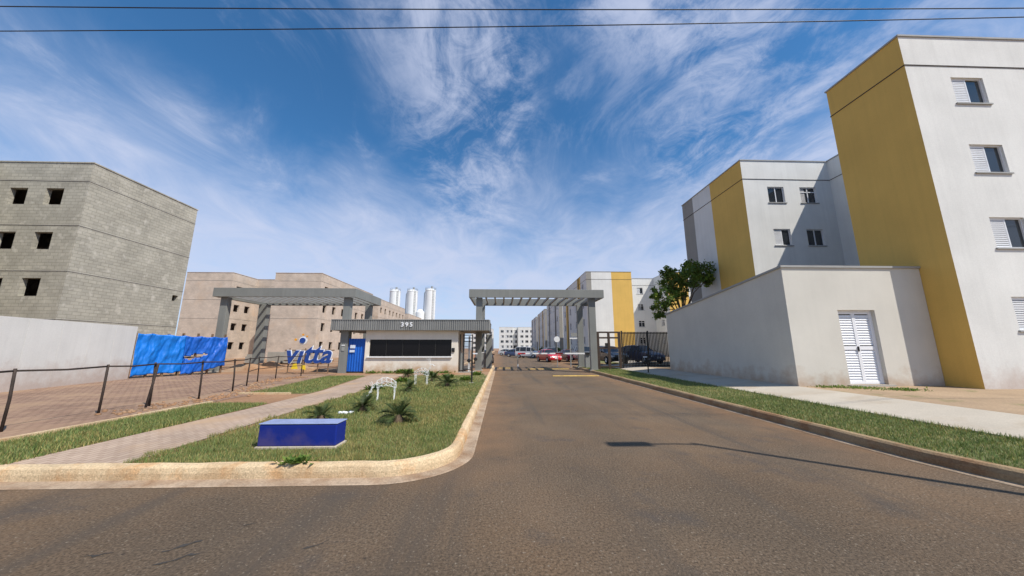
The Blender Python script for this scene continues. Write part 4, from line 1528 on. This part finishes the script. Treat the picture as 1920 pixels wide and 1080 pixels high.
cycad(-3.55, 6.95, .15, .42, 26, 'cycad just behind the blue block', 1)
cycad(-3.22, 8.15, .15, .44, 30, 'cycad near the path with a white stone at its foot', 2)
cycad(-2.03, 6.95, .15, .50, 30, 'largest cycad in the middle of the lawn', 3)
cycad(-3.12, 11.7, .15, .44, 26, 'cycad right behind the nearer wire ornament', 4)
cycad(-4.85, 17.6, .15, .50, 26, 'cycad close to the guardhouse wall, left one', 5)
cycad(-2.05, 13.2, .15, .55, 30, 'broad cycad nearest the black spotlight post', 6)
cycad(-3.05, 15.3, .15, .52, 28, 'cycad behind the farther wire ornament', 8)
mb = MB()
for k in range(5):
    a = random.uniform(0, 6.28)
    mb.lathe([(.001, -.03), (.05, -.01), (.045, .035), (.001, .05)], 7, (-3.47 + .07 * k - .12, 7.85 + .04 * math.sin(a), .17))
tag(mb.build('white_stones', M_SIGNW, smooth=True), 'small heap of white stones beside a cycad', 'stones')


def weed(x, y, z, n, L, label, seed, spread=.12):
    r = random.Random(seed)
    mb = MB()
    cols = []
    for k in range(n):
        a = r.uniform(0, 6.28)
        bx, by = r.gauss(0, spread), r.gauss(0, spread * .6)
        l_ = L * r.uniform(.5, 1.2)
        el = r.uniform(.3, 1.3)
        d = Vector((math.cos(a) * math.cos(el), math.sin(a) * math.cos(el), math.sin(el)))
        sd = d.cross(Vector((0, 0, 1))).normalized() * l_ * .18
        p = Vector((bx, by, 0))
        m_ = p + d * l_ * .55
        e = p + d * l_ + Vector((0, 0, -l_ * .2))
        mb.quad(p, m_ + sd, e, m_ - sd)
        g = r.uniform(.6, 1.3)
        cols.append((g * r.uniform(.8, 1.3), g, g * .8))
    me = mb.mesh('weed', M_LEAF)
    set_tint(me, cols)
    o = bpy.data.objects.new('weed', me)
    col.objects.link(o)
    o.location = (x, y, z)
    return tag(o, label, 'weed', 'weeds')


weed(-2.62, 4.60, .165, 150, .11, 'leafy weed spilling over the kerb below the blue block', 5, .075)
for k, (x, y, lab) in enumerate(((-7.6, 20.2, 'weed tuft at the left foot of the guardhouse wall'), (-6.6, 20.2, 'weed tuft left of centre under the guardhouse window'), (-5.7, 20.15, 'dark bushy weed at the middle of the guardhouse wall'),
                               (-4.4, 20.2, 'weed tuft right of centre under the guardhouse window'), (-3.4, 20.2, 'weed tuft at the right end of the guardhouse wall'))):
    weed(x, y, .15, 90 if k != 2 else 260, .22 if k != 2 else .34, lab, 20 + k, .22)
for k, (x, y, z, lab) in enumerate(((10.35, 10.35, .40, 'weed patch at the foot of the store wall left of the door'), (11.0, 10.0, .40, 'weed patch on the dirt before the louvre door'),
                               (11.7, 9.6, .40, 'weed patch on the dirt right before the sidewalk'))):
    w_ = weed(x, y, z, 220, .10, lab, 40 + k, .28)
    w_['kind'] = 'stuff'

for k, (x, y, lab) in enumerate(((-1.6, 15.6, 'dry tuft beyond the black spotlight post'), (-2.6, 16.9, 'green tuft on bare soil, middle of the far lawn end'), (-4.3, 15.0, 'green tuft by the path, left of the farther ornament'),
                               (-1.3, 18.6, 'bushy tuft at the foot of the road portal post'), (-3.9, 18.7, 'bushy tuft on the soil before the guardhouse'), (-4.4, 12.2, 'small tuft beside the path bend'))):
    weed(x, y, .155, 140, .26, lab, 70 + k, .12)

# lawns: one blade mesh per lawn
def blades(name, X, Y, Z, H, W, label, seed, dry):
    r = np.random.default_rng(seed)
    n = len(X)
    a = r.uniform(0, 2 * np.pi, n)
    lean = r.uniform(.1, .9, n)
    b = a + r.normal(0, .6, n)
    ux, uy = np.cos(a) * W / 2, np.sin(a) * W / 2
    lx, ly = -np.sin(b) * H * lean, np.cos(b) * H * lean
    v = np.zeros((n, 3, 3), dtype=np.float32)
    v[:, 0] = np.stack([X - ux, Y - uy, Z - .01], 1)
    v[:, 1] = np.stack([X + ux, Y + uy, Z - .01], 1)
    v[:, 2] = np.stack([X + lx, Y + ly, Z + H], 1)
    me = bpy.data.meshes.new(name)
    me.vertices.add(n * 3)
    me.vertices.foreach_set('co', v.ravel())
    me.loops.add(n * 3)
    me.loops.foreach_set('vertex_index', np.arange(n * 3, dtype=np.int32))
    me.polygons.add(n)
    me.polygons.foreach_set('loop_start', np.arange(0, n * 3, 3, dtype=np.int32))
    me.update(calc_edges=True)
    me.materials.append(M_GRASS)
    patch = .5 + .5 * np.sin(X * 1.7 + 1.3 * np.sin(Y * 1.1)) * np.sin(Y * 1.5 + 1.1 * np.sin(X * 2.1))
    fine = .5 + .5 * np.sin(X * 9 + 2 * np.sin(Y * 7)) * np.sin(Y * 8)
    pd = np.clip(dry * (.35 + .9 * patch) * (.6 + .8 * fine), 0, 1)
    isdry = r.uniform(0, 1, n) < pd
    g = r.uniform(.6, 1.35, n)
    c = np.stack([g * r.uniform(.8, 1.15, n), g * 1.0, g * r.uniform(.7, 1.1, n)], 1)
    c[isdry] = np.stack([g * 1.9, g * 1.3, g * 1.4], 1)[isdry]
    set_tint(me, c)
    o = bpy.data.objects.new(name, me)
    col.objects.link(o)
    o['kind'] = 'stuff'
    o['label'] = label
    o['category'] = 'grass'
    return o


def in_lawn(X, Y):
    ok = (X > -4.80 - .07 * np.sin(Y * 5.3) - .05 * np.sin(Y * 13.7 + 1)) & (X < -.73 + .02 * np.sin(Y * 9))
    cxx, cyy, rr = -1.55, 5.45, .80
    corner = (X > cxx) & (Y < cyy) & ((X - cxx) ** 2 + (Y - cyy) ** 2 > rr ** 2)
    blk = (X > -3.6) & (X < -2.39) & (Y > 5.21) & (Y < 5.60)
    return ok & ~corner & ~blk & (Y > 4.66)


Xs, Ys, Hs, Ws = [], [], [], []
for (y0, y1, dens, h, w) in ((4.65, 6.6, 5200, .045, .008), (6.6, 9.5, 2900, .052, .011), (9.5, 13, 1500, .055, .016), (13, 18.4, 800, .06, .022)):
    n = int(4.1 * (y1 - y0) * dens)
    X = rng.uniform(-4.93, -.70, n)
    Y = rng.uniform(y0, y1, n)
    k = in_lawn(X, Y)
    bare = (np.sin(X * 1.3 + 2) * np.sin(Y * .9 + X) > .55) & (rng.uniform(0, 1, n) < .45)
    far_bare = rng.uniform(0, 1, n) < np.clip((Y - 11.5) / 7, 0, .8)
    k &= ~bare & ~far_bare
    Xs.append(X[k]); Ys.append(Y[k])
    tuft = np.where(np.sin(X[k] * 5.1 + 2 * np.sin(Y[k] * 4.3)) * np.sin(Y[k] * 6.7 + X[k]) > .72, 1.7, 1.0)
    Hs.append(rng.uniform(.5, 1.3, k.sum()) * h * tuft)
    Ws.append(rng.uniform(.7, 1.3, k.sum()) * w)
X, Y, Hh, Ww = map(np.concatenate, (Xs, Ys, Hs, Ws))
blades('grass', X, Y, np.full(len(X), .156), Hh, Ww, 'mown green lawn with dry patches inside the kerb', 5, .50)

Xs, Ys = [], []
for (x0, x1, y0, y1, n) in ((-7.72, -6.2, 4.65, 9.35, 22000), (-9.0, -6.25, 11.3, 18.2, 20000)):
    X = rng.uniform(x0, x1, n); Y = rng.uniform(y0, y1, n)
    if y0 > 10:
        k = (X < -6.25 - (Y - 12).clip(0) * .16) & (X > -8.25 - (Y - 11.3) * .13)
        X, Y = X[k], Y[k]
    Xs.append(X); Ys.append(Y)
X, Y = np.concatenate(Xs), np.concatenate(Ys)
blades('grass', X, Y, np.full(len(X), .158), rng.uniform(.03, .075, len(X)), rng.uniform(.009, .017, len(X)), 'green grass strips between the path and the brick yard', 6, .30)

# verge along the right kerb, scattered in path coordinates
PA = np.array(densify(KR[1:-1] + [(20, -.5)], .1))
seg = np.diff(PA, axis=0)
nr = np.stack([-seg[:, 1], seg[:, 0]], 1)
nr /= np.linalg.norm(nr, axis=1)[:, None]
i_ = rng.integers(0, len(seg), 150000)
yy = PA[i_, 1]
keep = (yy < 27) & (rng.uniform(0, 1, len(i_)) < np.where(yy < 10, 1.0, .5)) & (PA[i_, 0] < 12)
i_ = i_[keep]
off = rng.uniform(.15, 1.93, len(i_))
P2 = PA[i_] + seg[i_] * rng.uniform(0, 1, (len(i_), 1)) + nr[i_] * off[:, None]
zz = .168 + (off - .14) * .0315
edge_h = np.where(off > 1.8, 1.7, 1.0)
blades('grass', P2[:, 0], P2[:, 1], zz, rng.uniform(.03, .06, len(i_)) * edge_h, rng.uniform(.010, .018, len(i_)), 'grass verge between the right kerb and the sidewalk', 8, .22)


# tree behind the store wall, shrubs in the compound
def tree(x, y, z, h, blobs, nleaf, lsize, label, cat, trunk_r, name, seed, group=None):
    r = np.random.default_rng(seed)
    rr = random.Random(seed)
    t = thing(name, (x, y, z), label, cat, group)
    tr = MB()
    top = Vector((0, 0, h * .62))
    tr.tube([(0, 0, -.1), (.05, .03, h * .3), tuple(top)], trunk_r, 8, trunk_r * .6)
    for (bx, by, bz, br) in blobs:
        c = Vector((bx, by, bz))
        m_ = top.lerp(c, .5) + Vector((rr.uniform(-.15, .15), rr.uniform(-.15, .15), .1))
        tr.tube([top * .8, m_, c], trunk_r * .5, 6, trunk_r * .15)
        for q in range(3):
            e = c + Vector((rr.gauss(0, 1), rr.gauss(0, 1), rr.gauss(0, .7))).normalized() * br * .8
            tr.tube([m_.lerp(c, .5), c.lerp(e, .5), e], trunk_r * .22, 5, trunk_r * .06)
    tr.build('trunk', M_BARK, t, smooth=True, world=False)
    tot = sum(b[3] ** 2 for b in blobs)
    V, C = [], []
    for (bx, by, bz, br) in blobs:
        n = int(nleaf * br * br / tot)
        ncl = max(8, int(n / 26))
        d = r.normal(0, 1, (ncl, 3))
        d /= np.linalg.norm(d, axis=1)[:, None]
        cc = np.array([bx, by, bz]) + d * (br * r.uniform(.35, 1.05, ncl) ** .6)[:, None] * np.array([1, 1, .8])
        ci = r.integers(0, ncl, n)
        P = cc[ci] + r.normal(0, br * .15, (n, 3))
        shade = r.uniform(.55, 1.35, ncl)[ci] * r.uniform(.8, 1.2, n)
        a = r.normal(0, 1, (n, 3))
        a /= np.linalg.norm(a, axis=1)[:, None]
        b = np.cross(a, r.normal(0, 1, (n, 3)))
        b /= np.linalg.norm(b, axis=1)[:, None]
        L = (lsize * r.uniform(.6, 1.3, n))[:, None]
        V.append(np.stack([P - a * L, P + b * L * .45, P + a * L, P - b * L * .45], 1))
        C.append(np.stack([shade * r.uniform(.85, 1.3, n), shade, shade * r.uniform(.6, 1.0, n)], 1))
    V = np.concatenate(V).astype(np.float32)
    C = np.concatenate(C)
    n = len(V)
    me = bpy.data.meshes.new('crown')
    me.vertices.add(n * 4)
    me.vertices.foreach_set('co', V.ravel())
    me.loops.add(n * 4)
    me.loops.foreach_set('vertex_index', np.arange(n * 4, dtype=np.int32))
    me.polygons.add(n)
    me.polygons.foreach_set('loop_start', np.arange(0, n * 4, 4, dtype=np.int32))
    me.update(calc_edges=True)
    me.materials.append(M_LEAF)
    set_tint(me, C)
    inst('crown', me, t, (0, 0, 0))
    return t


tree(12.0, 21.4, .4, 6.0, [(.6, 0, 5.9, .95), (1.6, .1, 6.3, .85), (.9, .2, 6.7, .6), (2.1, .2, 5.9, .5), (-.5, .2, 5.7, .8), (-.9, .1, 6.2, .5), (-1.1, -.1, 4.5, .8), (-1.45, .1, 3.6, .6), (-1.7, .2, 4.9, .45), (.2, .3, 4.9, .6)], 6200, .11,
     'leafy green tree rising behind the store room wall', 'tree', .10, 'tree', 3)
for k, (x, y, s) in enumerate(((10.6, 44.5, .8), (11.2, 52, .9), (11.3, 58, .8), (11.2, 66, 1.0), (11.2, 76, 1.0), (11.1, 90, 1.1), (8.9, 33, .7))):
    tree(x, y, .35, 1.3 * s, [(0, 0, .9 * s, .62 * s), (.45 * s, .3, .7 * s, .5 * s), (-.4 * s, -.2, .75 * s, .5 * s)], 1500, .08,
         ('clipped dark shrub below the yellow gable', 'dark shrub nearest in the bed along the cream row', 'second dark shrub along the cream row', 'third dark shrub along the cream row',
          'fourth dark shrub along the cream row', 'farthest dark shrub along the cream row', 'dark shrub just behind the gate panel')[k], 'shrub', .04, 'shrub', 50 + k, 'shrubs in the compound')
# ---------------------------------------------------------------- cars
CARM = {}


def car_meshes(kind, colour):
    key = (kind, colour)
    if key in CARM:
        return CARM[key]
    paint = CARC[colour]
    if kind == 'hatch':
        S = [(-1.95, .60, .34, .52, .56, .80), (-1.86, .76, .24, .66, .71, .82), (-1.45, .84, .20, .83, .89, .84), (-.92, .85, .20, .90, .97, .86), (-.22, .85, .20, .93, 1.42, .70),
             (.35, .85, .20, .95, 1.48, .70), (1.10, .85, .20, .96, 1.45, .70), (1.62, .83, .22, .97, 1.33, .70), (1.88, .79, .25, .93, .99, .84), (1.95, .68, .34, .78, .82, .84)]
        ws, rw, cab = 3, 7, (4, 7)
        ax = (-1.25, 1.25)
        wr = .31
    elif kind == 'sedan':
        S = [(-2.15, .60, .34, .52, .56, .80), (-2.06, .76, .24, .66, .71, .82), (-1.6, .85, .20, .82, .88, .84), (-1.0, .86, .20, .90, .96, .86), (-.25, .86, .20, .93, 1.40, .70),
             (.35, .86, .20, .95, 1.46, .70), (1.0, .86, .20, .96, 1.40, .70), (1.62, .85, .22, .98, 1.04, .86), (2.08, .80, .25, .93, .98, .84), (2.15, .68, .34, .78, .82, .84)]
        ws, rw, cab = 3, 6, (4, 6)
        ax = (-1.35, 1.3)
        wr = .32
    elif kind == 'suv':
        S = [(-2.15, .64, .40, .66, .70, .80), (-2.06, .80, .28, .82, .88, .84), (-1.6, .89, .26, 1.0, 1.06, .86), (-1.05, .90, .26, 1.05, 1.12, .88), (-.4, .90, .26, 1.07, 1.62, .74),
             (.35, .90, .26, 1.08, 1.68, .74), (1.3, .90, .26, 1.09, 1.66, .74), (1.9, .88, .28, 1.10, 1.55, .74), (2.1, .86, .30, 1.05, 1.10, .86), (2.15, .78, .40, .85, .90, .86)]
        ws, rw, cab = 3, 7, (4, 7)
        ax = (-1.35, 1.35)
        wr = .36
    else:   # van
        S = [(-2.1, .70, .40, .70, .76, .84), (-2.02, .84, .30, .90, .98, .86), (-1.6, .90, .26, 1.05, 1.12, .88), (-1.35, .90, .26, 1.08, 1.20, .86), (-.85, .90, .26, 1.10, 1.78, .82),
             (0, .90, .26, 1.10, 1.86, .84), (1.2, .90, .26, 1.10, 1.86, .84), (2.0, .90, .28, 1.10, 1.82, .84), (2.1, .88, .30, 1.05, 1.15, .86), (2.13, .80, .40, .85, .90, .86)]
        ws, rw, cab = 3, 7, (4, 7)
        ax = (-1.3, 1.35)
        wr = .34
    sec = []
    for (y, hw, zb, zs, zt, wt) in S:
        w2 = hw * wt
        half = [(hw * .86, zb), (hw * .985, zb + .10), (hw, (zb + zs) / 2 + .02), (hw * .965, zs), (w2, zt - .05), (w2 * .82, zt - .008), (w2 * .4, zt + .008)]
        full = [(x, y, z) for x, z in half] + [(-x, y, z) for x, z in reversed(half)]
        sec.append(full)
    body, sidew, screen, rear = MB(), MB(), MB(), MB()
    n = len(sec[0])
    for k in range(len(sec) - 1):
        for j in range(n):
            a, b = j, (j + 1) % n
            q = (sec[k][a], sec[k][b], sec[k + 1][b], sec[k + 1][a])
            side = j in (3, 9)
            toph = j in (4, 5, 6, 7, 8)
            if side and cab[0] <= k < cab[1]:
                sidew.quad(*reversed(q))
            elif (toph or side) and k == ws:
                screen.quad(*reversed(q))
            elif (toph or side) and k == rw:
                rear.quad(*reversed(q))
            else:
                body.quad(*reversed(q))
    body.quad(*[p for p in sec[0]])
    body.quad(*reversed(sec[-1]))
    for s in (-1, 1):                                 # roof pillars
        for k in range(cab[0], cab[1] + 1):
            p, q = sec[k][3], sec[k][4]
            body.bar((s * p[0] * 1.002, p[1], p[2]), (s * q[0] * 1.002, q[1], q[2]), .05, .05)
    M = {}
    M['body'] = body.mesh('body', paint)
    M['side_window'] = sidew.mesh('side_window', M_GLASS)
    M['windscreen'] = screen.mesh('windscreen', M_GLASS)
    M['rear_window'] = rear.mesh('rear_window', M_GLASS)
    M['tyre'] = MB().lathe([(.19, -.09), (wr - .03, -.10), (wr, -.06), (wr, .06), (wr - .03, .10), (.19, .09)], 20, axis='x').mesh('wheel', M_TYRE, True)
    M['rim'] = MB().lathe([(.001, .07), (.06, .085), (.12, .06), (.19, .085), (.195, .04), (.195, -.04), (.19, -.085), (.12, -.06), (.06, -.085), (.001, -.07)], 14, axis='x').mesh('rim', M_RIM)
    f0, r0 = S[1], S[-2]
    M['headlight'] = MB().box(-.15, .15, -.06, .10, -.07, .07).mesh('headlight', M_LAMPC)
    M['tail'] = MB().box(-.08, .08, -.06, .06, -.14, .14).mesh('tail_light', M_LAMPR)
    M['plate'] = MB().box(-.20, .20, -.01, .01, -.065, .065).mesh('number_plate', M_SIGNW)
    M['grille'] = MB().box(-.34, .34, -.02, .02, -.06, .06).mesh('grille', M_BLACK)
    M['mirror'] = MB().box(-.08, .08, -.05, .05, -.06, .06).mesh('mirror', paint)
    M['info'] = (S, ax, wr, ws)
    CARM[key] = M
    return M


def car(kind, colour, x, y, z, rz, label):
    t = thing('parked_car', (x, y, z), label, 'car', 'cars parked in the compound', rz)
    M = car_meshes(kind, colour)
    S, ax, wr, ws = M['info']
    bo_ = inst('body', M['body'], t, (0, 0, 0))
    for nm in ('side_window', 'windscreen', 'rear_window'):
        inst(nm, M[nm], t, (0, 0, 0))
    hw = S[4][1]
    for s in (-1, 1):
        for a in ax:
            w = inst('wheel', M['tyre'], t, (s * (hw - .07), a, wr))
            inst('rim', M['rim'], w, (0, 0, 0))
        inst('headlight', M['headlight'], t, (s * S[1][1] * .78, S[1][0] + .02, S[1][3] - .06))
        inst('tail_light', M['tail'], t, (s * S[-2][1] * .88, S[-2][0] + .01, S[-2][3] - .12))
        inst('mirror', M['mirror'], t, (s * (hw + .06), S[ws][0] + .30, S[ws][3] + .06))
    inst('number_plate', M['plate'], t, (0, S[0][0] - .02, S[0][2] + .14))
    inst('number_plate', M['plate'], t, (0, S[-1][0] + .02, S[-1][2] + .2))
    inst('grille', M['grille'], t, (0, S[1][0] - .05, S[1][3] - .12))
    return t


car('hatch', 'red', 5.75, 40.5, 0, R(18), 'bright red hatchback parked facing the barrier')
car('suv', 'grey', 6.9, 46.5, 0, R(10), 'dark grey car parked just behind the red hatchback')
car('sedan', 'maroon', 8.4, 41.5, 0, R(12), 'dark maroon car parked right of the red hatchback')
car('van', 'white', 4.6, 57, 0, R(60), 'white van parked left behind the red hatchback')
car('sedan', 'blue', 2.8, 64, 0, R(80), 'dark blue car parked in the far row mid road')
car('sedan', 'silver', -.6 + 2.0, 76, 0, R(85), 'silver car in the far row left of the dark ones')
car('hatch', 'black', 4.9, 71, 0, R(80), 'small black car in the far row')
car('sedan', 'black', -1.75, 35.2, 0, R(178), 'black car parked at the left edge of the inner road')
car('sedan', 'black', 9.1, 28.3, .36, R(8), 'black sedan behind the brown gate panel')
car('hatch', 'blue', 11.6, 27.6, .40, R(20), 'dark blue car behind the black bar fence')
car('hatch', 'grey', 8.3, 33.5, .33, R(4), 'dark grey hatchback behind the right portal post')

# ---------------------------------------------------------------- building site things
blk = MB().box(-.195, .195, -.07, .07, 0, .19).mesh('block', M_CONC)
for k, (x, y, lab) in enumerate(((-22.9, 32.0, 'stack of concrete blocks just right of the torn tarpaulin'), (-21.2, 32.4, 'stack of concrete blocks behind the striped portal post'),
                               (-19.4, 32.0, 'tallest stack of concrete blocks, left of the lettered sign'), (-17.4, 32.8, 'low stack of concrete blocks behind the lettered sign'))):
    t = thing('block_pallet', (x, y, .15), lab, 'pallet', 'pallets of blocks')
    for j in range(3):
        MB().box(-.6, .6, -.5 + .45 * j, -.4 + .45 * j, 0, .10).build('pallet_runner', M_WOOD, t, world=False)
    MB().box(-.62, .62, -.55, .55, .102, .13).build('pallet_deck', M_WOOD, t, world=False)
    for lz in range((4, 5, 6, 3)[k]):
        for ix in range(3):
            for iy in range(5):
                if lz == (4, 5, 6, 3)[k] - 1 and (ix + iy * 3 + k) % 4 == 0:
                    continue
                inst('block', blk, t, (-.4 + .4 * ix + .01 * (lz % 2), -.32 + .16 * iy, .132 + .194 * lz))
# heaps of earth along the site edge
for k, (x, y, rx, ry, h, lab) in enumerate(((-16.5, 24.0, 2.6, .9, .5, 'red earth heap behind the pipe railing'), (-13.2, 22.6, 1.6, .7, .35, 'small red earth heap under the lettered sign'),
                                      (-22.0, 19.0, 1.2, 2.5, .6, 'red earth heap behind the bright tarpaulin'))):
    mb = MB()
    nx, ny = 26, 18
    r = random.Random(k)
    for i in range(nx + 1):
        for j in range(ny + 1):
            u, v = i / nx * 2 - 1, j / ny * 2 - 1
            d = max(0, 1 - (u * u + v * v))
            mb.v.append((u * rx, v * ry, h * d ** .8 * (.7 + .5 * math.sin(u * 7 + k) * math.cos(v * 5)) + r.uniform(0, .06) * d - .02))
    for i in range(nx):
        for j in range(ny):
            mb.f.append((i * (ny + 1) + j, (i + 1) * (ny + 1) + j, (i + 1) * (ny + 1) + j + 1, i * (ny + 1) + j + 1))
            mb.m.append(0)
    o = mb.build('earth_heap', M_SOIL)
    o.location = (x, y, .15)
    tag(o, lab, 'earth heap', 'earth heaps')
# rubble clods along the railing foot
mb = MB()
r = random.Random(4)
for k in range(420):
    s = r.random()
    i = min(len(FP) - 2, 2 + int(s * (len(FP) - 3)))
    u = r.random()
    x = FP[i][0] + (FP[i + 1][0] - FP[i][0]) * u + r.gauss(.35, .25)
    y = FP[i][1] + (FP[i + 1][1] - FP[i][1]) * u
    q = r.uniform(.015, .06)
    mb.lathe([(.001, -q * .3), (q, 0), (q * .7, q * .5), (.001, q * .6)], 5, (x, y, .165))
o = mb.build('rubble', M_SOIL)
o['kind'] = 'stuff'
o['label'] = 'loose clods and rubble along the foot of the pipe railing'
